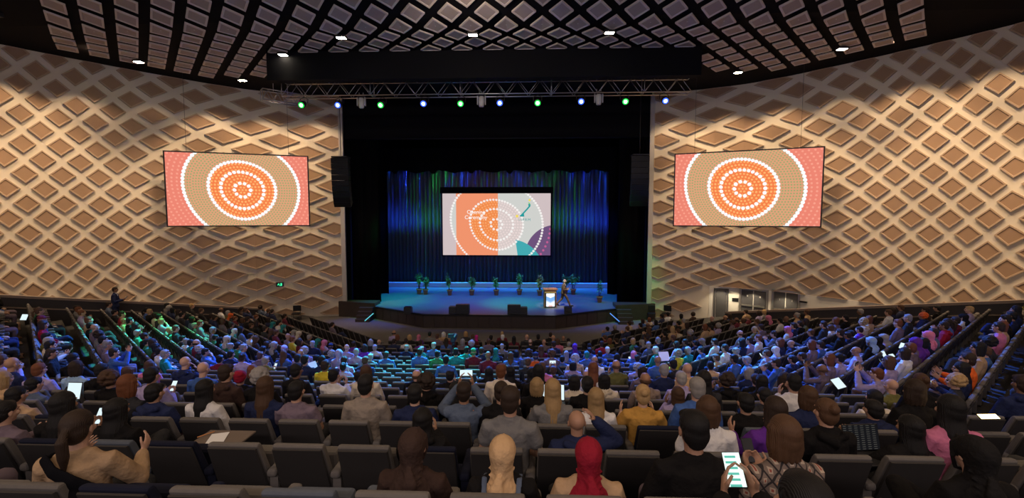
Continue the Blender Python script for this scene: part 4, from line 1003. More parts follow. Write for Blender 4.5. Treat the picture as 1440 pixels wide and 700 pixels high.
# name, seat-back list of people read off the picture: px, py, hair style, hair colour, top colour (stage-light green put into some), garment, pose
P_ = '''5 606 short black mauve long phone|135 602 tail dark tan long wide|163 578 long black black long lap|18 557 short black tan coat lap|48 541 short black greyblue long phone|89 569 long black black long phone|
208 553 short black navy coat lap|289 548 long black whitec long lap|374 544 long brown navy long lap|416 550 short black mauve short lap|504 529 short black cream coat lap|521 541 short black sand long lap|585 554 short black navy long lap|
594 603 long black black coat clap|582 628 hijab darkbrown darkbrown coat lap|657 551 short dark greyblue long camera|634 548 long black black long lap|718 562 short dark greyc short lap|705 551 bun dark black long lap|777 548 long blonde greyc long notes|838 560 long blonde whitec long lap|812 601 bald brown navy coat scalp|
828 645 hijab red tan coat lap|707 638 hijab beige black long lap|904 556 bun blonde mustard short wide|953 562 long brown lilac long clap|980 546 short grey blue long lap|1008 576 bob brown whitec short lap|1028 567 short black black long lap|987 604 short black black long lap|1094 577 long dark purple long wide|1080 556 short black charcoal long lap|
1136 558 bob brown navy long lap|1116 538 short black whitec long clap|1101 612 bob brown patterned long phone|1161 580 bun brown black coat lap|1213 566 long black cream long lap|1245 582 short black navy coat lap|1285 545 bob dark black long lap|1318 576 long black pink long lap|1281 602 long black black long side|1368 640 hijab black black coat lap|1112 712 short black black long reach|
12 492 short brown lilac long clap|18 506 bald brown navy coat lap|55 520 short auburn lilac long lap|5 534 bob blonde beige long lap|91 483 short black black long lap|88 495 short dark black long lap|102 504 short black black long wide|108 517 bob dark paleblue long lap|140 521 short black black coat lap|157 533 curly brown black long lap|173 523 bob brown mauve long lap|187 541 bob auburn charcoal long lap|150 485 short grey mauve long lap|151 477 short black mauve long lap|160 496 short dark blue long camera|210 514 bob brown pink long lap|214 528 short black lilac long phone|222 495 short black whitec long lap|235 497 short grey teal long lap|200 482 short black green long lap|218 481 bob dark green long lap|
247 478 short black charcoal long lap|256 483 short grey whitec long lap|266 483 short black teal long lap|274 492 curly grey charcoal long lap|285 496 short black blue long chin|294 478 short black green long lap|303 483 hijab black teal long lap|318 488 short grey teal long lap|327 476 hijab cream green long lap|321 474 hijab white green long lap|327 498 short black navy long lap|261 510 bald brown navy coat chin|286 519 bald grey blue long lap|309 505 short black maroon long lap|341 502 bun dark lilac long lap|319 522 short dark darkbrown coat lap|338 531 turban red black long lap|357 521 bob auburn black long lap|368 530 curly grey black long lap|363 500 short brown mauve long lap|358 488 short grey navy long lap|367 492 short black navy long lap|349 485 short black green long lap|375 507 short grey olive long phone|
392 481 hijab grey charcoal long lap|400 490 hijab lilac navy long lap|411 477 short auburn yellow long lap|422 480 bob dark maroon long lap|399 498 long brown blue long lap|411 504 short black navy long lap|423 497 bald grey lilac long lap|434 493 curly grey lilac long lap|429 506 short black navy long notes|435 481 short grey navy long lap|430 475 short grey navy long lap|451 479 hijab teal charcoal long lap|459 481 hijab pink lilac long lap|465 487 cap navy charcoal long lap|466 498 curly grey blue long lap|443 504 short black navy long lap|453 507 short black navy long lap|458 514 short dark yellow long lap|470 528 short black whitec long clap|477 496 hijab lilac lilac long lap|413 521 short black black long lap|
488 489 bald brown lilac long lap|495 484 short dark purple long lap|513 488 bob dark purple long phone|501 495 short grey lilac long lap|521 502 short grey greyblue long lap|533 481 bald brown navy coat lap|527 489 short grey whitec long lap|543 499 short dark blue long lap|514 507 short brown navy long lap|484 507 short dark lilac long lap|572 489 short grey navy long lap|554 480 short dark navy coat lap|559 474 bob auburn charcoal long lap|591 482 short dark purple long lap|589 474 hijab pink purple long lap|574 474 bob blonde black long lap|590 495 short dark blue long lap|593 491 short grey teal long lap|610 486 short grey blue long lap|615 498 short black green long lap|627 506 short black blue long lap|641 493 short black teal long lap|657 492 short black teal long lap|666 491 cap green maroon long lap|677 493 short dark navy long lap|682 500 bald brown maroon long lap|697 494 hijab teal navy long lap|711 487 short grey greyc long lap|687 480 short brown mauve long lap|663 483 curly grey navy long lap|651 480 bob grey mauve long lap|661 474 short brown maroon long lap|670 474 hijab magenta black long lap|692 475 short black black long lap|707 474 short white black long lap|718 500 long brown blue long lap|692 523 long black black long lap|705 521 short auburn cream long lap|717 523 long black black long lap|
482 516 bun black lilac long clap|515 523 long brown cream long lap|586 528 fringe brown black coat lap|633 528 short black black long clap|600 537 curly dark black coat lap|752 543 bob blonde black long lap|778 521 short brown charcoal coat camera|769 516 tail brown pink long lap|757 522 long black black long lap|742 525 long black black long lap|740 509 short brown charcoal long lap|756 501 cap navy orange long lap|776 497 curly brown mauve long lap|801 498 long grey blue long lap|791 505 short black blue long lap|806 514 bob black lilac long lap|813 504 curly grey beige long lap|825 528 bald brown mauve long lap|808 537 bob black cream long lap|826 541 short black black long lap|850 535 bob black cream coat lap|836 507 fringe brown whitec long lap|834 516 long auburn whitec long lap|843 507 short black blue long lap|866 514 fringe brown olive long clap|866 502 bob black blue long lap|829 493 short dark blue long lap|825 499 short teal blue long lap|854 492 short white blue long lap|848 498 short black blue long lap|834 487 short black navy long lap|821 486 hijab black navy long lap|808 488 hijab purple navy long lap|800 484 short grey whitec long lap|812 486 short dark navy long lap|778 484 short dark navy long lap|792 476 bald brown charcoal long lap|787 480 bob brown pink long lap|778 475 bald brown charcoal long lap|803 479 short black charcoal long lap|766 481 bald grey mauve long lap|761 490 long brown maroon long lap|746 481 fringe brown black long lap|741 474 bald brown charcoal coat lap|757 474 short black black coat lap|744 497 curly dark greyblue long lap|729 497 bob black blue long lap|624 470 bob white tan coat lap|851 475 short brown maroon long lap|846 479 short dark red long lap|861 480 bob auburn olive long lap|867 479 short dark black long lap|879 481 short black black long lap|891 480 bob blonde green long lap|893 490 short black charcoal long lap|912 485 short grey greyblue long lap|905 483 hijab grey navy long lap|926 479 short grey navy long lap|924 507 bald grey blue long lap|918 491 short white teal long lap|947 496 curly grey yellow long notes|946 512 short black charcoal long lap|891 498 bob pink blue long phone|896 504 short dark blue long lap|897 517 curly grey lilac long lap|903 522 bob dark mauve long lap|907 534 fringe brown patterned long lap|933 520 short grey navy long lap|943 529 long black pink long lap|957 532 short grey lilac long lap|946 475 short brown charcoal long lap|902 474 short dark charcoal long lap|
966 517 bald grey beige long lap|988 531 long black charcoal long lap|999 514 short black beige long lap|1009 504 short brown beige long lap|1030 534 curly dark black coat clap|1053 524 bob grey navy long lap|1051 507 short grey blue long phone|1063 534 short dark black long lap|1080 537 long black black long lap|1103 534 bob dark charcoal long lap|1081 498 short brown lilac long lap|1094 495 long white lilac long phone|1095 512 short dark blue long clap|1113 505 short black navy long lap|1161 521 fringe brown mauve long camera|1164 504 bob auburn mauve long lap|1181 504 bun black lilac long lap|1161 486 short dark blue long lap|1120 485 bald grey navy long lap|1088 480 bob auburn navy long lap|1143 478 bob auburn mauve long lap|1039 495 short grey cream long lap|1026 503 short black blue long lap|1019 488 short dark whitec long lap|1001 480 short dark whitec long lap|987 480 hijab grey navy long lap|979 488 short black navy long lap|992 493 short dark blue long lap|965 492 short grey teal long lap|963 481 short dark navy long lap|1128 504 short dark black long lap|1041 478 bob black navy long lap|1051 478 short dark lilac long lap|1065 475 short auburn whitec long lap|1195 475 short dark navy long lap|
1208 495 bald brown lilac long lap|1230 481 hijab paleblue black long lap|1245 480 hijab black black long lap|1255 476 hijab grey lilac long lap|1277 480 hijab purple mauve long lap|1282 490 short auburn mauve long lap|1277 498 bob dark whitec long phone|1303 483 bob black purple long lap|1253 510 bob brown lilac long phone|1224 524 short auburn lilac long camera|1243 543 bald brown olive long lap|1294 536 bun brown black long lap|1313 534 curly blonde charcoal long lap|1335 517 long black navy long phone|1366 481 bob black tan long lap|1387 481 curly black charcoal long lap|1352 502 short dark orange long wide|1436 534 short dark navy coat lap|1434 510 short brown blue long lap|
8 431 short black black long lap|4 449 bob auburn charcoal long lap|6 461 short dark navy long lap|52 437 short brown green long lap|60 449 cap maroon navy long lap|64 456 bob dark red long lap|96 434 short dark greyc long lap|104 436 short auburn greyc long phone|121 459 short black black long lap|132 461 bald brown mauve long lap|148 443 short black black long lap|160 455 bald brown tan long lap|184 439 short dark red long lap|192 445 short black black long phone|206 455 bob dark black long phone|220 443 short dark cream long lap|230 443 short black charcoal long lap|256 443 short black charcoal long lap|267 443 short black navy long lap|255 458 short brown charcoal long lap|268 461 short grey charcoal long lap|186 469 short grey green long lap|232 467 curly blonde green long lap|285 451 short auburn mauve long lap|
319 444 hijab orange charcoal long lap|330 448 short auburn maroon long lap|348 445 short dark black long lap|355 446 short auburn charcoal long lap|375 450 bob dark navy long lap|382 456 hijab teal navy long lap|398 460 hijab teal black long phone|362 453 bob dark black long lap|312 452 bob brown mauve long lap|336 451 bob brown navy long lap|301 447 short dark navy long lap|303 461 short grey mauve long lap|326 457 short dark navy long lap|352 459 short brown black long lap|370 463 short dark charcoal long lap|414 467 hijab grey mauve long lap|420 469 hijab cream mauve long lap|388 468 short brown maroon long lap|406 473 bald brown mauve long lap|
897 457 short black black long lap|910 457 fringe brown black long lap|1001 447 bald brown black coat lap|1023 447 bald brown black coat lap|966 456 bob dark charcoal long lap|955 455 short black black long lap|992 457 bob auburn tan long lap|1107 449 bald brown black coat lap|1046 451 bob brown greyc long lap|1033 454 short brown mauve long lap|940 460 bob brown black long lap|946 459 bob blonde tan long lap|952 465 short brown cream long lap|1302 445 curly orange navy coat lap|1328 440 short black black long lap|1270 445 short grey charcoal long lap|1188 447 short black black long lap|1176 451 bob auburn mauve long lap|1208 451 curly blonde cream coat lap|1220 447 bob auburn tan long lap|1252 451 short auburn mauve long lap|1360 447 hijab black cream long lap|1346 451 short dark maroon long lap|1410 449 short black black long lap|1426 445 short black navy long lap|1400 457 bob auburn tan long lap|1392 459 short dark pink long lap|1332 459 short dark red coat lap|1344 457 bob dark maroon long lap|1214 465 short dark purple long lap|1194 469 short black navy long lap|1157 453 short dark charcoal long lap|1174 461 bob brown cream long lap'''
PEOPLE = []
for t in P_.replace('\n','').split('|'):
    f = t.split(); PEOPLE.append((float(f[0]), float(f[1]), *f[2:]))

# ================================================================ SEATS
def seat_parts():
    """meshes of one auditorium seat, origin on the floor below the rear top edge of its back, facing +y"""
    out = {}
    # upholstered back, leaning
    bm = bmesh.new(); t = bmesh.new()
    H0, H1 = .36, .928
    prof = [(.215,H0),(.0,H1-.02),(.010,H1),(.052,H1-.002),(.075,H1-.04),(.285,H0+.02)]
    wt, wb = .215, .228
    def w_(z): return wb+(wt-wb)*(z-H0)/(H1-H0)
    a = [bm.verts.new((-w_(z),y,z)) for y,z in prof]; b = [bm.verts.new((w_(z),y,z)) for y,z in prof]; n = len(prof)
    for k in range(n): bm.faces.new((a[k],a[(k+1)%n],b[(k+1)%n],b[k]))
    bm.faces.new(a[::-1]); bm.faces.new(b); bmesh.ops.recalc_face_normals(bm, faces=bm.faces[:])
    bmesh.ops.bevel(bm, geom=bm.edges[:], offset=.018, segments=2, profile=.6, affect='EDGES')
    out['backrest'] = (bm, seat_f)
    bm = bmesh.new()
    a = [(-.226,.205,H0-.05),(.226,.205,H0-.05),(.208,-.002,H1-.030),(-.208,-.002,H1-.030)]
    v0 = [bm.verts.new(q) for q in a]; v1 = [bm.verts.new((q[0]*.97,q[1]-.016,q[2]-.004)) for q in a]
    bm.faces.new(v0); bm.faces.new(v1[::-1])
    for k in range(4): bm.faces.new((v0[k],v0[(k+1)%4],v1[(k+1)%4],v1[k]))
    bmesh.ops.recalc_face_normals(bm, faces=bm.faces[:]); out['back_shell'] = (bm, shaded_shell)  # dark colour carries the shade on the seat back
    bm = bmesh.new(); rbox(bm, (0,.21,0), (.44,.42,.10), .03, 2); out['seat_cushion'] = (bm, seat_f)
    bm = bmesh.new(); rbox(bm, (.275,.30,.635), (.088,.46,.07), .028, 3); prism(bm, [(.240,.12),(.310,.12),(.310,.50),(.240,.50)], .26, .61); prism(bm, [(.255,.28),(.295,.28),(.295,.44),(.255,.44)], 0, .30); out['armrest'] = (bm, seat_f)
    bm = bmesh.new(); box(bm, (0,.36,.36), (.40,.10,.08)); box(bm, (0,.32,.18), (.08,.12,.36)); box(bm, (0,.32,.01), (.2,.24,.02)); out['pedestal'] = (bm, dmetal)
    res = {}
    for k, (bm, m) in out.items():
        me = bpy.data.meshes.new(k); bm.normal_update(); bm.to_mesh(me); bm.free(); me.materials.append(m); res[k] = me
    return res
SP = seat_parts()
seats = []   # dict: block,row,idx,loc,rz
for k in range(-1, 17):
    d = rowd(k); b = bw(d) - .30; z = lvl(k); ph = .41 - .03*k + (0 if k >= 0 else .2)
    n0 = math.ceil((-b-ph)/.55); n1 = math.floor((b-ph)/.55)
    for i in range(n0, n1+1): seats.append(dict(b='centre', k=k, x=ph+.55*i, y=d, z=z, rz=0))
    for sd, nm in ((-1,'left'),(1,'right')):
        T = par_hit(k) - .55; t = .52
        while t < T:
            seats.append(dict(b=nm, k=k, x=sd*(bw(d)+math.cos(A40)*t), y=d+math.sin(A40)*t, z=z, rz=sd*A40)); t += .55
for s in seats:
    s['M'] = Matrix.Translation((s['x'],s['y'],s['z'])) @ Matrix.Rotation(s['rz'],4,'Z')
    s['top'] = proj(s['M'] @ V((0,0,.93))); s['head'] = proj(s['M'] @ HEADC); s['occ'] = None
    x, y, z = s['top']; s['vis'] = z > .5 and -25 < x < 1465 and 380 < y < 712
    x, y, z = s['head']; s['hvis'] = z > .5 and -22 < x < 1462 and 380 < y < 725
# seat the people: nearest free seat to each head read off the picture
PEOPLE.sort(key=lambda p: -p[1])
for p in PEOPLE:
    best, bd = None, 1e9
    for s in seats:
        if s['occ'] or not s['hvis']: continue
        dx = s['head'][0]-p[0]; dy = s['head'][1]-p[1]; q = dx*dx + 2.2*dy*dy
        if q < bd: best, bd = s, q
    pr = 640/best['head'][2]*.55
    if math.sqrt(bd) < pr*1.7 + 6: best['occ'] = p; best['dx'] = max(-.12, min(.12, (p[0]-best['head'][0])/640*best['head'][2])); best['sz'] = max(.87, min(1.04, 1-(p[1]-best['head'][1])/640*best['head'][2]/1.22))
# the far side blocks are fuller than the listed heads
rnd = random.Random(11)
hairs = ['short']*6+['bob']*3+['long']*3+['messy','curly','bun','hijab','fringe','tail']
hc = ['black']*5+['dark']*5+['brown']*3+['grey']*2+['auburn','blonde']
tc_ = ['black','black','navy','charcoal','navy','mauve','greyc','greyblue','lilac','maroon','cream','tan','blue','darkbrown','whitec','olive']
for s in seats:
    if s['occ'] or not s['hvis']: continue
    x, y, z = s['head']
    prob = 0
    if s['b'] != 'centre' and y < 500: prob = .42
    if s['b'] == 'left' and y < 470 and 405 < x < 520: prob = .0
    if s['b'] == 'left' and s['k'] >= 15: prob = .04
    if s['b'] == 'right' and x > 1200: prob *= .55
    if s['b'] == 'left' and x < 200: prob *= .5
    if s['b'] == 'centre' and y < 482: prob = .35
    if rnd.random() < prob:
        h = rnd.choice(hairs); s['occ'] = (x, y, h, rnd.choice(['black','grey','teal','cream','pink','navy']) if h == 'hijab' else rnd.choice(hc), rnd.choice(tc_), 'long', rnd.choice(['lap']*7+['clap','phone','chin'])); s['dx'] = 0
ppl = [s for s in seats if s['occ'] and s['hvis']]
# ordinal wording
def rowname(s):
    k = s['k']; bl = s['b']
    return {'centre':'centre','left':'left side','right':'right side'}[bl], k
rows_vis = {}
for bl in ('centre','left','right'):
    ks = sorted({s['k'] for s in seats if s['b'] == bl and s['vis']}); rows_vis[bl] = ks
def rowphrase(s):
    ks = rows_vis[s['b']]; i = ks.index(s['k']) if s['k'] in ks else 0
    bl = {'centre':'centre','left':'left','right':'right'}[s['b']]
    if i <= len(ks)/2: return ('nearest %s row' % bl) if i == 0 else '%s nearest %s row' % (ordw(i+1), bl)
    j = len(ks)-i
    return ('front %s row' % bl) if j == 1 else '%s %s row from the stage' % (ordw(j), bl)
for bl in ('centre','left','right'):
    for k in {s['k'] for s in seats if s['b'] == bl}:
        L = sorted([s for s in seats if s['b'] == bl and s['k'] == k and s['vis']], key=lambda s: s['top'][0])
        for i, s in enumerate(L): s['si'] = i+1
        L = sorted([s for s in ppl if s['b'] == bl and s['k'] == k], key=lambda s: s['head'][0])
        for i, s in enumerate(L): s['pi'] = i+1

def colour(o, c, j=0):
    o.color = (*[max(0, min(1, v*(1+j))) for v in c], 1)
def newobj(name, me, parent, colr=None, j=0):
    o = bpy.data.objects.new(name, me); C.objects.link(o); o.parent = parent
    if colr: colour(o, colr, j)
    return o
NAVY = [(223,634),(152,684),(940,606),(615,640),(50,600)]
def seat_colour(s):
    for a in NAVY:
        if abs(s['top'][0]-a[0]) < 30 and abs(s['top'][1]-a[1]) < 22 and s['b'] == 'centre': return (.012,.014,.03)
    return (.165,.150,.135)
vs_ = sorted([s for s in seats if s['vis']], key=lambda s: s['top'][2])
N_IND = 300
far_parts = []
crnd = random.Random(5)
def build_seat(s):
    r = bpy.data.objects.new('auditorium_seat', None); r.empty_display_size = .1; C.objects.link(r); r.matrix_world = s['M']
    c = seat_colour(s); navy = c[2] > .02 and c[0] < .02; j = crnd.uniform(-.1,.12); s['obj'] = r
    blue = crnd.random() < .12 and not navy; s['slate'] = blue
    if blue: c = (.11,.125,.15)
    nm = 'navy-black' if navy else ('slate-blue' if blue else 'grey')
    tag(r, '%s %s auditorium seat, %s from the left in the %s' % ('occupied' if s['occ'] else 'empty', nm, ordw(s['si']), rowphrase(s)), 'seat', 'seats of the auditorium')
    newobj('backrest', SP['backrest'], r, c, j); sh = newobj('back_shell', SP['back_shell'], r)
    cu = newobj('seat_cushion', SP['seat_cushion'], r, c, j); cu.location = (0,.20,.42)
    if not s['occ']: cu.rotation_euler = (R(100),0,0); cu.location = (0,.37,.34)
    newobj('armrest', SP['armrest'], r, c, j); newobj('pedestal', SP['pedestal'], r)
for s in vs_[:N_IND]: build_seat(s)
def joined(name, parts, extra_mats):
    """one mesh out of many coloured pieces; colours kept per face corner"""
    verts, faces, cols = [], [], []
    for me, M, c in parts:
        o = len(verts); verts += [M @ v.co for v in me.vertices]
        for p in me.polygons: faces.append([o+i for i in p.vertices]); cols.append(c)
    me = bpy.data.meshes.new(name); me.from_pydata([tuple(v) for v in verts], [], faces)
    a = me.color_attributes.new('Col', 'FLOAT_COLOR', 'CORNER'); buf = []
    for p, c in zip(me.polygons, cols): buf += [c[0],c[1],c[2],1]*len(p.vertices)
    a.data.foreach_set('color', buf); me.materials.append(extra_mats)
    me.polygons.foreach_set('use_smooth', [True]*len(me.polygons))
    o = bpy.data.objects.new(name, me); C.objects.link(o); return o
FARSEAT = {k: (v if k != 'seat_cushion' else v) for k, v in SP.items()}
parts = []
CUD = Matrix.Translation((0,.20,.42)); CUU = Matrix.Translation((0,.37,.34)) @ Matrix.Rotation(R(100),4,'X')
ext = [s for s in seats if not s['vis'] and s['k'] >= 0]
for s in vs_[N_IND:] + ext:
    for k in ('backrest','back_shell','seat_cushion','armrest'):
        c = (.165,.150,.135) if k != 'back_shell' else (.028,.026,.026)  # far seat backs get the same shade in their colour
        parts.append((SP[k], s['M'] @ ((CUD if s['occ'] else CUU) if k == 'seat_cushion' else Matrix()), c))
if parts:
    o = joined('auditorium_seat_rows', parts, crowd_m); tag(o, 'remaining small grey auditorium seats in the rows near the stage and side walls', 'seat', 'seats of the auditorium', 'stuff')
    o.data.polygons.foreach_set("use_smooth", [False]*len(o.data.polygons))
# persons
ppl.sort(key=lambda s: s['head'][2])
prnd = random.Random(21)
def person_bits(s):
    px, py, hs, hcol, tcol, garm, pose = s['occ']
    if (pose, garm) not in TOP or hs == 'hijab': garm = 'long'
    sk = prnd.choice(SKIN) if not (hcol in ('blonde','white','auburn')) else SKIN[4]
    leg = prnd.choice([COL['charcoal'],COL['black'],COL['navy'],COL['mauve'],COL['charcoal']])
    sc_ = s.get('sz') or prnd.uniform(.95,1.02); yaw = prnd.uniform(-.2,.2); mir = prnd.random() < .4 and pose not in ('scalp','side','reach')
    if s['k'] <= 2: yaw *= .5
    if hs == 'tail' and tcol == 'tan': yaw = .28; mir = False
    M = s['M'] @ Matrix.Translation((s.get('dx',0), .0, 0)) @ Matrix.Translation((0,.25,0)) @ Matrix.Rotation(yaw,4,'Z') @ Matrix.Translation((0,-.25,0)) @ Matrix.Diagonal(((.5+.5*sc_)*(-1 if mir else 1)*(.93 if hs in ('long','bob','tail','bun','hijab') else 1.0), 1, sc_, 1))
    return hs, hcol, tcol, garm, pose, sk, leg, M
ACT = dict(lap='', clap='clapping', wide='hands raised to clap', phone='holding a phone low', camera='holding up a phone', chin='hand at chin', scalp='hand on head', notes='writing', reach='arms reaching forward', side='clapping to one side')
far = []
HANDH = []
for i, s in enumerate(ppl):
    hs, hcol, tcol, garm, pose, sk, leg, M = person_bits(s)
    hm = None if hs == 'bald' else HAIR[hs]; c_h = COL.get(hcol, COL['dark']); tm = TOP[pose,garm]; tr = TRX if prnd.random() < .15 else TR
    if i < 300:
        b = bpy.data.objects.new('person', BODY[pose]); C.objects.link(b); b.matrix_world = M; colour(b, sk)
        cn = lambda c: CN.get(c, c)
        ht = HN[hs].format(c=cn(hcol)); act = ACT[pose]
        lab = 'person, %s, %s top%s, %s from left, %s' % (ht, cn(tcol), (', '+act) if act else '', ordw(s['pi']), rowphrase(s))
        w_ = lab.split()
        if len(w_) > 16: lab = 'person, %s, %s top, %s from left, %s' % (ht, cn(tcol), ordw(s['pi']), rowphrase(s))
        tag(b, lab, 'person', 'seated audience')
        newobj('top', tm, b, COL[tcol], prnd.uniform(-.15,.15)); newobj('trousers', tr, b, leg)
        if s['k'] < 3: newobj('shoes', SHOE, b)
        if hm: newobj('headscarf' if hs in ('hijab','turban') else ('cap' if hs == 'cap' else 'hair'), hm, b, c_h, prnd.uniform(-.2,.2))
        s['pobj'] = b
        if pose in ('phone','camera','notes'): HANDH.append((s, pose, M))
    else:
        far.append((low(BODY[pose]), M, sk)); far.append((low(tm), M, COL[tcol])); far.append((low(tr), M, leg))
        if hm: far.append((low(hm), M, c_h))
for s in ext:
    if prnd.random() < .38 and not s['occ'] and not (s['head'][2] > 0 and -60 < s['head'][0] < 1500):
        s['occ'] = (0, 0, prnd.choice(hairs), prnd.choice(hc), prnd.choice(tc_), 'long', prnd.choice(['lap','lap','lap','clap']))
        if s['occ'][2] == 'bald': continue
        hs, hcol, tcol, garm, pose, sk, leg, M = person_bits(s)
        far += [(low(BODY[pose]), M, sk), (low(TOP[pose,garm]), M, COL[tcol]), (low(TR), M, leg), (low(HAIR[hs]), M, COL.get(hcol, COL['dark']))]
if far: tag(joined('distant_audience', far, crowd_m), 'remaining small seated audience in the rows nearest the stage and side walls', 'audience', 'seated audience', 'stuff')
print('SEATS', len(vs_), 'PEOPLE', len(ppl), 'far', max(0,len(ppl)-300))

# ================================================================ THINGS PEOPLE HOLD
def device(kind, M, label, screen=True, cat=None, wdt=.075, hgt=.155):
    root = empty(kind); root.matrix_world = M
    tag(root, label, cat or kind.split('_')[-1])
    bm = bmesh.new(); rbox(bm, (0,0,0), (wdt,.009,hgt), .003, 1); mesh_obj('case', bm, plastic, root)
    bm = bmesh.new(); box(bm, (0,-.0055,0), (wdt-.006,.002,hgt-.008)); mesh_obj('display', bm, phone_s if screen else plastic, root); return root
nph = 0
for s, pose, M in HANDH:
    if pose in ('notes',): continue
    if pose == 'phone': L = M @ Matrix.Translation((0,.60,.93)) @ Matrix.Rotation(R(-35),4,'X')
    elif pose == 'reach': continue
    else: L = M @ Matrix.Translation((0,.545,1.33)) @ Matrix.Rotation(R(90),4,'Y')
    loc, rot, scl = L.decompose(); L2 = Matrix.Translation(loc) @ rot.to_matrix().to_4x4()
    big = s['k'] < 1
    nm = 'patterned' if s['occ'][4] == 'patterned' else s['occ'][4]
    device('phone', L2, 'lit phone of the person in %s, %s from left, %s' % (CN.get(nm, nm), ordw(s['pi']), rowphrase(s)), True, 'phone')
# ================================================================ STANDING FIGURES
def figure(name, J, hair, hcol, skin, topc, legc, loc, rz, label, shoes=True, jacket=True, scale=1, hyaw=0, hpitch=-.07):
    Mh = headmat(V(J['head']), hyaw, hpitch)
    bm = bmesh.new(); head(bm, Mh)
    limb(bm, [J['neck'], V(J['neck']).lerp(V(J['head']),.55)], [.058,.054], 12)
    sp = [V(q) for q in J['spine']]
    limb(bm, sp, [(.145,.10),(.13,.09),(.15,.10),(.14,.075)], 14, right=(1,0,0))
    for s in (-1,1):
        sh, el, wr, d, n = [V(q) for q in J['arm%+d' % s]]
        limb(bm, [V((sh.x*.5,sh.y,sh.z+.015)), sh, el], [.05,.05,.038], 12); limb(bm, [el, wr], [.037,.025], 12); hand(bm, wr, d, n, .5, s)
        hp, kn, an, toe = [V(q) for q in J['leg%+d' % s]]
        limb(bm, [hp, kn], [.082,.054], 12); limb(bm, [kn, kn.lerp(an,.35), an], [.052,.055,.036], 12); limb(bm, [an+V((0,0,-.03)), toe], [.036,.03], 10)
    me = voxel(bm, .0085, 3, .5, 'standing_body'); me.materials.append(skin_m); me.materials.append(eye_m); me.materials.append(lip_m); paint(me, Mh)
    b = bpy.data.objects.new('person', me); C.objects.link(b); b.location = loc; b.rotation_euler = (0,0,rz); b.scale = (scale,)*3; colour(b, skin); tag(b, label, 'person')
    k = .018; bm = bmesh.new()
    lowp = sp[0] - (sp[1]-sp[0])*.55
    limb(bm, [lowp]+sp+[V(J['neck'])], [(.175+k,.13+k),(.155+k,.115+k),(.14+k,.105+k),(.16+k,.11+k),(.15+k,.085+k),(.07,.065)], 16, right=(1,0,0))
    for s in (-1,1):
        sh, el, wr, d, n = [V(q) for q in J['arm%+d' % s]]
        limb(bm, [V((sh.x*.5,sh.y,sh.z+.01)), sh, sh.lerp(el,.5), el], [.055+k,.055+k,.05+k,.045+k], 14); limb(bm, [el, wr-(wr-el).normalized()*.03], [.044+k,.03+k], 14)
    me = voxel(bm, .011, 3, .6, 'jacket'); me.materials.append(cloth_m); newobj('jacket', me, b, topc)
    bm = bmesh.new()
    limb(bm, [sp[0]+V((0,0,-.06)), sp[0]], [(.155,.115),(.15,.11)], 14, right=(1,0,0))
    for s in (-1,1):
        hp, kn, an, toe = [V(q) for q in J['leg%+d' % s]]; limb(bm, [hp, kn], [.098,.075], 14); limb(bm, [kn, an], [.074,.055], 14)
    me = voxel(bm, .012, 3, .6, 'trousers_st'); me.materials.append(cloth_m); newobj('trousers', me, b, legc)
    bm = bmesh.new()
    for s in (-1,1):
        hp, kn, an, toe = [V(q) for q in J['leg%+d' % s]]; q = (toe-an); q.z = 0; q.normalize(); limb(bm, [an+V((0,0,-.05))-q*.03, an+V((0,0,-.055))+q*.08, toe+q*.04], [.045,.046,.034], 12)
    me = voxel(bm, .010, 2, .6, 'shoes_st'); me.materials.append(shoe_m); newobj('shoes', me, b)
    if hair: 
        me = hair_mesh(hair, Mh, 3); newobj('hair', me, b, hcol)
    # white shirt front
    bm = bmesh.new(); nk = V(J['neck']); limb(bm, [nk+V((0,.045,-.22)), nk+V((0,.062,-.08)), nk+V((0,.03,.01))], [(.03,.07),(.045,.05),(.062,.035)], 12, right=(1,0,0)); me = voxel(bm, .010, 1, .6, 'shirt'); me.materials.append(cloth_m); newobj('shirt', me, b, (.75,.74,.72))
    return b
JS = dict(head=(0,.03,1.66), neck=(0,0,1.50), spine=[(0,0,.98),(0,-.01,1.13),(0,-.005,1.32),(0,0,1.42)])
JS['arm+1'] = ((.19,0,1.42),(.25,.06,1.14),(.12,.30,1.20),(-.4,.8,.45),(-.6,-.3,.6)); JS['arm-1'] = ((-.19,0,1.42),(-.25,.05,1.14),(-.10,.28,1.16),(.4,.8,.45),(.6,-.3,.6))
JS['leg+1'] = ((.09,0,.93),(.10,.03,.50),(.11,-.01,.09),(.13,.16,.04)); JS['leg-1'] = ((-.09,0,.93),(-.10,.03,.50),(-.11,-.01,.09),(-.14,.15,.04))
# usher by the left parapet, standing on the side aisle floor
best = min([s for s in seats if s['b'] == 'left' and s['hvis']], key=lambda s: abs(s['head'][0]-168)+abs(s['head'][1]-449)*2)
pz = best['M'] @ V((0,.35,0))
# find a point beside that row whose head lands on the picture
bx = None
for k in range(4, 16):
    for j in range(0, 60):
        t = par_hit(k) - .25; 
        x = -(bw(rowd(k))+math.cos(A40)*t) + math.sin(A40)*(j*.02); y = rowd(k)+math.sin(A40)*t + math.cos(A40)*(j*.02)
        q = proj((x, y, lvl(k)+1.66)); e = abs(q[0]-161)+abs(q[1]-412)
        if bx is None or e < bx[0]: bx = (e, x, y, lvl(k), q[2])
print('usher', bx)
sU = (36/640*bx[4])/1.72 * 0 + 1.0
usher = figure('person', JS, 'short', COL['dark'], SKIN[2], COL['navy'], COL['navy'], (bx[1],bx[2],bx[3]), R(-62), 'person standing by the left parapet in a dark navy suit looking at a phone')
L = usher.matrix_basis @ Matrix.Translation((0,.42,1.27)) @ Matrix.Rotation(R(-30),4,'X'); 
Mu = Matrix.Translation(usher.location) @ Matrix.Rotation(R(-62),4,'Z') @ Matrix.Translation((0,.40,1.28)) @ Matrix.Rotation(R(-35),4,'X')
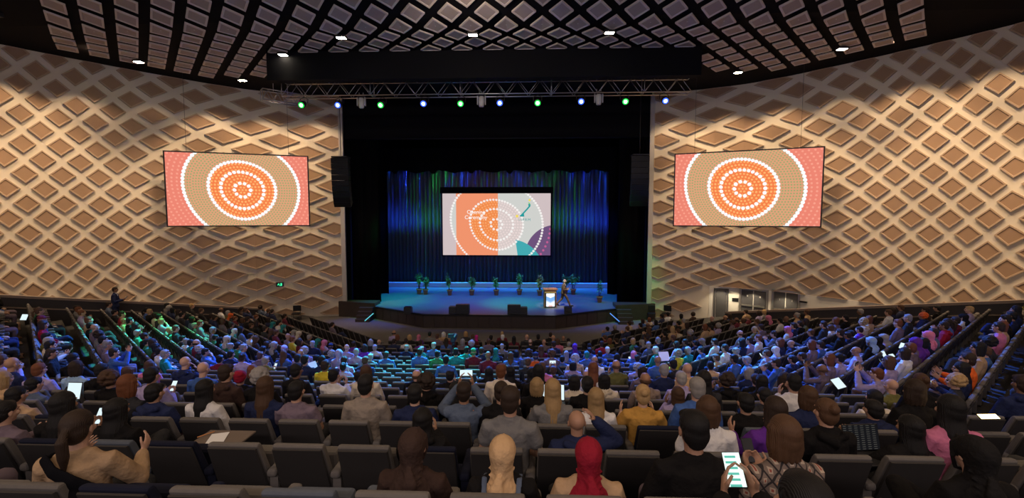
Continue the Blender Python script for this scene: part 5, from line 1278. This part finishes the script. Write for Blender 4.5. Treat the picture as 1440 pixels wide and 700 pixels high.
device('phone', Mu, 'lit phone in the hands of the standing person in navy by the left parapet', True, 'phone', .10, .17)
# speaker walking to the right across the stage
p = stage_pt(793, 430.5)
JW = dict(head=(0,.10,1.63), neck=(0,.05,1.475), spine=[(0,0,.95),(0,.0,1.10),(0,.02,1.29),(0,.04,1.39)])
JW['arm+1'] = ((.19,.04,1.39),(.25,-.02,1.11),(.18,.22,1.10),(-.2,.95,.2),(-.9,0,.1)); JW['arm-1'] = ((-.19,.04,1.39),(-.25,.02,1.11),(-.14,.28,1.14),(.2,.95,.2),(.9,0,.1))
JW['leg+1'] = ((.085,0,.90),(.10,.24,.53),(.10,.42,.10),(.11,.58,.05)); JW['leg-1'] = ((-.085,0,.90),(-.09,-.06,.49),(-.10,-.40,.15),(-.10,-.30,.04))
walker = figure('person', JW, 'fringe', COL['white'], SKIN[4], COL['darkbrown'], COL['darkbrown'], (p.x-.05,p.y,SZ), R(-82), 'person walking right across the stage in a brown suit with papers in hand')
for o in walker.children:
    if o.name.startswith(('jacket','trousers')): colour(o, (.13,.085,.055))
Mp = Matrix.Translation(walker.location) @ Matrix.Rotation(R(-82),4,'Z') @ Matrix.Translation((.02,.44,1.16)) @ Matrix.Rotation(R(20),4,'X')
root = empty('paper_sheets'); root.matrix_world = Mp; tag(root, 'white papers held by the person walking across the stage', 'paper')
bm = bmesh.new(); box(bm, (0,0,0), (.21,.004,.30)); box(bm, (.012,.006,.006), (.21,.004,.30)); mesh_obj('pages', bm, mat('paper',(.85,.85,.82),.8), root)

# ================================================================ AUDIENCE PROPS
paper_m = MATS['paper']
def seat_near(px, py): return min([s for s in seats if s['vis']], key=lambda s: abs(s['top'][0]-px)+abs(s['top'][1]-py))
def at_depth(px, py, z): return EYE + ray(px, py)*z
# bright phone screen with chat in the foreground
def face_cam(p, tilt=0, roll=0):
    d = (EYE-p).normalized(); yaw = math.atan2(d.x, -d.y); return Matrix.Translation(p) @ Matrix.Rotation(yaw,4,'Z') @ Matrix.Rotation(R(-52)+tilt,4,'X') @ Matrix.Rotation(roll,4,'Y')
mt, nt, em, sp, m, mix = slide_base('chat_screen')
n_ = m('FRACT', m('MULTIPLY', sp.outputs[2], 38)); bar = m('LESS_THAN', n_, .42); side_ = m('GREATER_THAN', m('SINE', m('MULTIPLY', m('FLOOR', m('MULTIPLY', sp.outputs[2], 38)), 2.3)), 0)
xx = m('ABSOLUTE', m('ADD', sp.outputs[0], .006)); c1 = mix(m('MULTIPLY', bar, m('LESS_THAN', xx, .024)), (.82,1,.93), (.10,.42,.33))
nt.links.new(c1, em.inputs['Color']); em.inputs['Strength'].default_value = 1.3
rp = next((s for s in ppl if s['occ'][6] == 'reach'), None)
r = device('phone', face_cam(rp['pobj'].matrix_world @ V((0,.725,1.06)) if rp else at_depth(1041,664,2.35), 0, R(-14)), 'large bright phone showing a chat, held low in front of the patterned-coat person', True, 'phone', .08, .165)
for c in [c for c in bpy.data.objects if c.parent == r and c.name.startswith('display')]: c.data.materials[0] = mt
# laptop
def laptop(px, py, z, label, lit, w_=.33, rz=0):
    p = at_depth(px, py, z); root = empty('laptop', p, rz); tag(root, label, 'laptop')
    bm = bmesh.new(); rbox(bm, (0,-.11,-.11), (w_,.22,.016), .004, 1); mesh_obj('keyboard_base', bm, dmetal, root)
    M = Matrix.Translation((0,0,-.10)) @ Matrix.Rotation(R(-14),4,'X')
    bm = bmesh.new(); rbox(bm, (0,0,.11), (w_,.01,.22), .004, 1, M=M); mesh_obj('lid', bm, plastic, root)
    bm = bmesh.new(); box(bm, (0,-.007,.11), (w_-.02,.002,.20), M); mesh_obj('display', bm, lit, root)
mt, nt, em, sp, m, mix = slide_base('dark_mode_screen')
nn = m('FRACT', m('MULTIPLY', sp.outputs[2], 60)); bb = m('MULTIPLY', m('LESS_THAN', nn, .3), m('GREATER_THAN', m('SINE', m('MULTIPLY', sp.outputs[0], 120)), -.2))
nt.links.new(mix(bb, (.012,.012,.014), (.10,.095,.085)), em.inputs['Color']); em.inputs['Strength'].default_value = .7
laptop(1214, 618, 3.9, 'open laptop with a dark screen on the lap at lower right', mt, .33, R(6))
laptop(102, 551, 5.9, 'open laptop with a bright white screen on the left', phone_s, .20, R(0))
laptop(776, 553, 6.3, 'open laptop with a pale screen behind the long blonde hair', phone_s, .36, R(0))
def slate(px, py, z, label, wdt=.17, hgt=.24, roll=0, glow=phone_s, kind='tablet'):
    r = device(kind, face_cam(at_depth(px, py, z), 0, roll), label, True, kind, wdt, hgt)
    for c in [c for c in bpy.data.objects if c.parent == r and c.name.startswith('display')]: c.data.materials[0] = glow
slate(1179, 539, 8.2, 'bright white tablet beside the raised arms on the right', .15, .22, R(-35))
slate(934, 501, 12.2, 'white sheet catching blue light beside the yellow-green top', .26, .30, R(-12), paper_m, 'programme')
slate(1268, 486, 12.0, 'pale lit phone raised in the right block, upper of two', .085, .2, R(12), phone_s, 'phone')
slate(1243, 498, 11.5, 'pale lit phone raised in the right block, lower of two', .08, .2, R(-20), phone_s, 'phone')
slate(1254, 500, 10.8, 'small bright phone below the two raised phones on the right', .1, .1, R(-30), phone_s, 'phone')
slate(283, 448, 19, 'tiny lit phone near the left parapet', .12, .12, 0, phone_s, 'phone') if False else None
slate(34, 446, 16.0, 'bright white screen glowing at the far left of the left block', .16, .28, R(15), phone_s, 'tablet')
slate(440, 514, 12.0, 'sheet of paper held on the lap in the left centre rows', .2, .25, R(-15), paper_m, 'programme')
# torch-lit phone at the right edge
p = at_depth(1390, 586, 4.6); r = device('phone', face_cam(p, R(-20), R(60)), 'phone with glowing torch lying on the tray at the right edge', True, 'phone')
for c in [c for c in bpy.data.objects if c.parent == r and c.name.startswith('display')]: c.data.materials[0] = flame_s
l = bpy.data.lights.new('torch', 'POINT'); l.energy = 1.2; l.color = (1,.65,.3); l.shadow_soft_size = .02; o = bpy.data.objects.new('torch', l); C.objects.link(o); o.location = p+V((0,0,.06))
# fold-out writing tablet with paper and pen
s = seat_near(245, 600); M = s['M']
root = empty('writing_tablet'); root.matrix_world = M @ Matrix.Translation((.12,.50,.72)); tag(root, 'brown fold-out writing tablet on the empty seat row at lower left', 'tablet arm')
bm = bmesh.new(); rbox(bm, (0,0,0), (.46,.30,.018), .006); mesh_obj('board', bm, seatpan, root)
bm = bmesh.new(); tube(bm, [(.16,-.1,-.01),(.16,-.12,-.12)], .012, 8); mesh_obj('hinge_arm', bm, dmetal, root)
root = empty('note_paper'); root.matrix_world = M @ Matrix.Translation((.08,.48,.733)) @ Matrix.Rotation(R(20),4,'Z'); tag(root, 'white note paper on the fold-out writing tablet', 'paper')
bm = bmesh.new(); box(bm, (0,0,0), (.15,.21,.003)); mesh_obj('sheet', bm, paper_m, root)
bm = bmesh.new(); tube(bm, [(-.10,-.02,.012),(-.02,.10,.012)], .005, 8); 
pen = mesh_obj('ballpoint_pen', bm, mat('pen_orange',(.6,.25,.08),.4)); pen.matrix_world = M @ Matrix.Translation((.0,.48,.735)); tag(pen, 'thin pen lying on the writing tablet beside the paper', 'pen')
# black strap bag across the tan coat
wo = next((s for s in ppl if s['occ'][2] == 'tail' and s['occ'][4] == 'tan'), None)
if wo:
    bm = bmesh.new(); 
    limb(bm, [(-.135,.12,1.085),(-.05,.060,1.02),(.06,.048,.95),(.16,.075,.86)], [(.035,.014),(.042,.014),(.048,.014),(.055,.014)], 10, right=(.6,0,.8))
    limb(bm, [(-.14,.14,1.075),(-.13,.26,1.06),(-.08,.35,.95)], [.016,.016,.016], 10)
    limb(bm, [(.03,.065,.88),(.05,.055,.78),(.05,.07,.66)], [(.08,.025),(.12,.035),(.11,.03)], 12, right=(1,0,0))
    me = voxel(bm, .009, 2, .6, 'bag'); me.materials.append(blackcloth); b = bpy.data.objects.new('shoulder_bag', me); C.objects.link(b); b.matrix_world = wo['pobj'].matrix_world.copy()
    tag(b, 'black shoulder bag worn across the back of the tan coat', 'bag')
be = next((s for s in ppl if s['occ'][2] == 'hijab' and s['occ'][3] == 'beige'), None)
if be:
    for sx in (-1,1):
        bm = bmesh.new(); limb(bm, [(sx*.12,.30,1.02),(sx*.12,.17,1.075),(sx*.115,.065,.98),(sx*.10,.09,.80)], [(.022,.006)]*4, 10, right=(1,0,0)); me = voxel(bm, .006, 1, .6, 'strap'); me.materials.append(cloth_m); newobj('overall_strap', me, be['pobj'], COL['greyblue'])
# patterned shawl
pt = next((s for s in ppl if s['occ'][4] == 'patterned' and s['occ'][2] == 'bob'), None)
if pt:
    mt = bpy.data.materials.new('shawl_pattern'); mt.use_nodes = True; nt = mt.node_tree; b_ = nt.nodes['Principled BSDF']; b_.inputs['Roughness'].default_value = .9
    tc = nt.nodes.new('ShaderNodeTexCoord'); sp = nt.nodes.new('ShaderNodeSeparateXYZ'); nt.links.new(tc.outputs['Object'], sp.inputs[0]); m, mix = node_math(nt)
    u = m('ADD', sp.outputs[0], m('MULTIPLY', sp.outputs[2], .8)); v = m('SUBTRACT', sp.outputs[0], m('MULTIPLY', sp.outputs[2], .8))
    fu = m('ABSOLUTE', m('SUBTRACT', m('FRACT', m('MULTIPLY', u, 12)), .5)); fv = m('ABSOLUTE', m('SUBTRACT', m('FRACT', m('MULTIPLY', v, 12)), .5))
    line = m('GREATER_THAN', m('MAXIMUM', fu, fv), .42); cen = m('LESS_THAN', m('ADD', fu, fv), .30); cen2 = m('LESS_THAN', m('ADD', fu, fv), .14)
    c = mix(cen, (.20,.15,.12), (.48,.38,.28)); c = mix(cen2, c, (.30,.07,.05)); c = mix(line, c, (.025,.02,.02)); nt.links.new(c, b_.inputs['Base Color'])
    for ch in [c for c in bpy.data.objects if c.parent == pt['pobj'] and c.name.startswith('top')]:
        ch.data = ch.data.copy(); ch.data.materials[0] = mt
# professional camera on a tripod in the centre aisle of seats
s = seat_near(632, 502); M = s['M'] @ Matrix.Translation((0,.55,0))
root = empty('video_camera'); root.matrix_world = M @ Matrix.Translation((0,.1,1.42)); tag(root, 'broadcast video camera on a tripod above the centre rows, lit teal', 'camera')
bm = bmesh.new(); rbox(bm, (0,0,0), (.16,.42,.20), .02); mesh_obj('camera_body', bm, dmetal, root)
bm = bmesh.new(); tube(bm, [(0,.2,0),(0,.45,0)], [.07,.085], 14); mesh_obj('lens_barrel', bm, plastic, root, True)
bm = bmesh.new(); rbox(bm, (-.05,-.26,.16), (.22,.03,.15), .008); box(bm, (-.05,-.2,.12), (.03,.1,.03)); mesh_obj('viewfinder', bm, plastic, root)
bm = bmesh.new(); tube(bm, [(0,-.1,.10),(0,-.05,.17),(0,.12,.17),(0,.16,.10)], .014, 8); mesh_obj('handle', bm, plastic, root)
root = empty('camera_tripod'); root.matrix_world = M @ Matrix.Translation((0,.1,0)); tag(root, 'black tripod standing under the video camera', 'tripod')
bm = bmesh.new(); lathe(bm, [(.05,1.15),(.07,1.2),(.06,1.30)], seg=12); mesh_obj('tripod_head', bm, dmetal, root)
for a in (90,210,330):
    bm = bmesh.new(); tube(bm, [(0,0,1.17),(math.cos(R(a))*.28,math.sin(R(a))*.25,0)], [.022,.014], 8); mesh_obj('leg', bm, dmetal, root)
# water bottle on an armrest
s = seat_near(301, 556); bm = bmesh.new(); lathe(bm, [(.001,0),(.032,.003),(.034,.15),(.014,.19),(.014,.215)], seg=14)
root = empty('water_bottle'); root.matrix_world = s['M'] @ Matrix.Translation((.277,.42,.652)); tag(root, 'clear water bottle standing on an armrest left of centre', 'bottle'); mesh_obj('bottle_body', bm, mat('pet_plastic',(.5,.55,.65),.15), root, True)
bm = bmesh.new(); lathe(bm, [(.016,.212),(.016,.235),(.001,.237)], seg=12); mesh_obj('cap', bm, txt_w if False else paper_m, root)

# ================================================================ LIGHT
WARM = (1,.70,.42)
for side in (-1,1):
    for i, s in enumerate((1.6,4.4,7.2,10.0,12.8,15.6,18.6,21.8)):
        a = wall_pt(s, side, 2.5); b = wall_pt(s, side, 0)
        spot('wall_washer', (a[0],a[1],ceil_z(a[1])-.15), (b[0],b[1],6.4), WARM, 640, 82, .5, .12)
for i, p in enumerate(DLP): spot('ceiling_lamp', (p.x,p.y,p.z-.06), (p.x*.9,p.y-(11 if i == 2 else 3),0), (1,.8,.55), 160, 120, .8, .12)
# rear house lamps over the seats (behind the frame edge)
for x_ in (-14,-7,0,7,14):
    for y_ in (1.0,8.0): spot('house_lamp', (x_,y_,ceil_z(y_)-1.6), (x_,y_+1,3), (1,.72,.48), (620 if y_ < 5 else 130) * (1.8 if abs(x_) > 10 else 1), 130, .9, .25)
# added fill from behind the camera that brightens the ceiling panels
area('ceiling_fill', (0,-5.5,10.2), (0,14,17), (1,.82,.80), 1250, 30, 1.0)
# coloured lamps on the truss
for (px, py, k), (ax, ay) in zip(PARS, AIM):
    p = at_y(px, py, TY-.2); cc = (.06,1,.30) if k == 'g' else (.05,.20,1)
    tz = SZ if ay > 25 else 3.0
    spot('truss_beam', (p.x, TY-.42 if ay < 25 else TY+.1, p.z-.12), (ax,ay,tz), cc, (3000 if ay > 25 else 24000) if k == 'g' else 28000, 46 if k == 'b' else (26 if ay < 25 else 34), .9, .1)
spot('truss_beam_teal', (-1.0,TY-.4,tz0-.3), (-.8,12.5,2.6), (.05,.85,1), 30000, 26, .7, .1)
spot('truss_beam_teal', (6,TY-.4,tz0-.3), (7.5,14,2.2), (.05,.75,1), 14000, 20, .7, .1)
# stage wash
for x_ in (-7,-3.5,0,3.5,7): spot('stage_wash_blue', (x_,31,11.2), (x_*1.05,32,SZ), (.0,.10,1), 3000, 70, .8, .2)
spot('stage_wash_green', (-7,28,11), (-7.2,31,SZ), (.0,1,.2), 3500, 36, .9, .1); spot('stage_wash_green', (1.5,28,11), (1.2,30.2,SZ), (.0,1,.25), 3500, 30, .9, .1)
spot('lectern_special', (4.5,24,12.4), (4.0,29.1,SZ+.7), (1,.80,.58), 9000, 13, 1, .05)
for i in range(14):
    x_ = -9+i*1.37; spot('curtain_beam', (x_,36.2,11.3), (x_+.1,37.3,8.2), ((.03,.9,.10) if i in (2,3,6,9,10) else (.02,.06,1)) if i % 2 or i in (2,6,10) else (.02,.12,1), 2600 if i in (2,3,6,9,10) else 6000, 70, .9, .05)
# added fills: high spots brightening the lower walls, a warm spot for the truss
for side in (-1,1):
    for s in (4,9,14,19): 
        a = wall_pt(s, side, 4.5); b = wall_pt(s, side, 0); spot('wall_fill', (a[0],a[1],13.6), (b[0],b[1],2.2), WARM, 1450, 84, .9, .5)
spot('truss_fill', (0,14,13.4), (0,TY,12.9), (1,.8,.6), 500, 100, .9, .1)  # added spot without a fixture, brightens the dark truss
spot('plant_fill', (0,23,12.6), (0,33,SZ+.8), (.25,.6,1), 1800, 34, .9, .1)  # added fill without a fixture, brightens the dim plants
# recessed lamps over the side doors
for px in (1014,1033,1060,1105): 
    a = wall_pt(ray_s(px,410), 1, .7); b = wall_pt(ray_s(px,410), 1, 0); spot('door_lamp', (a[0],a[1],RTOP-.08), (b[0],b[1],RTOP-1.8), (1,.82,.55), 45, 110, .6, .05)
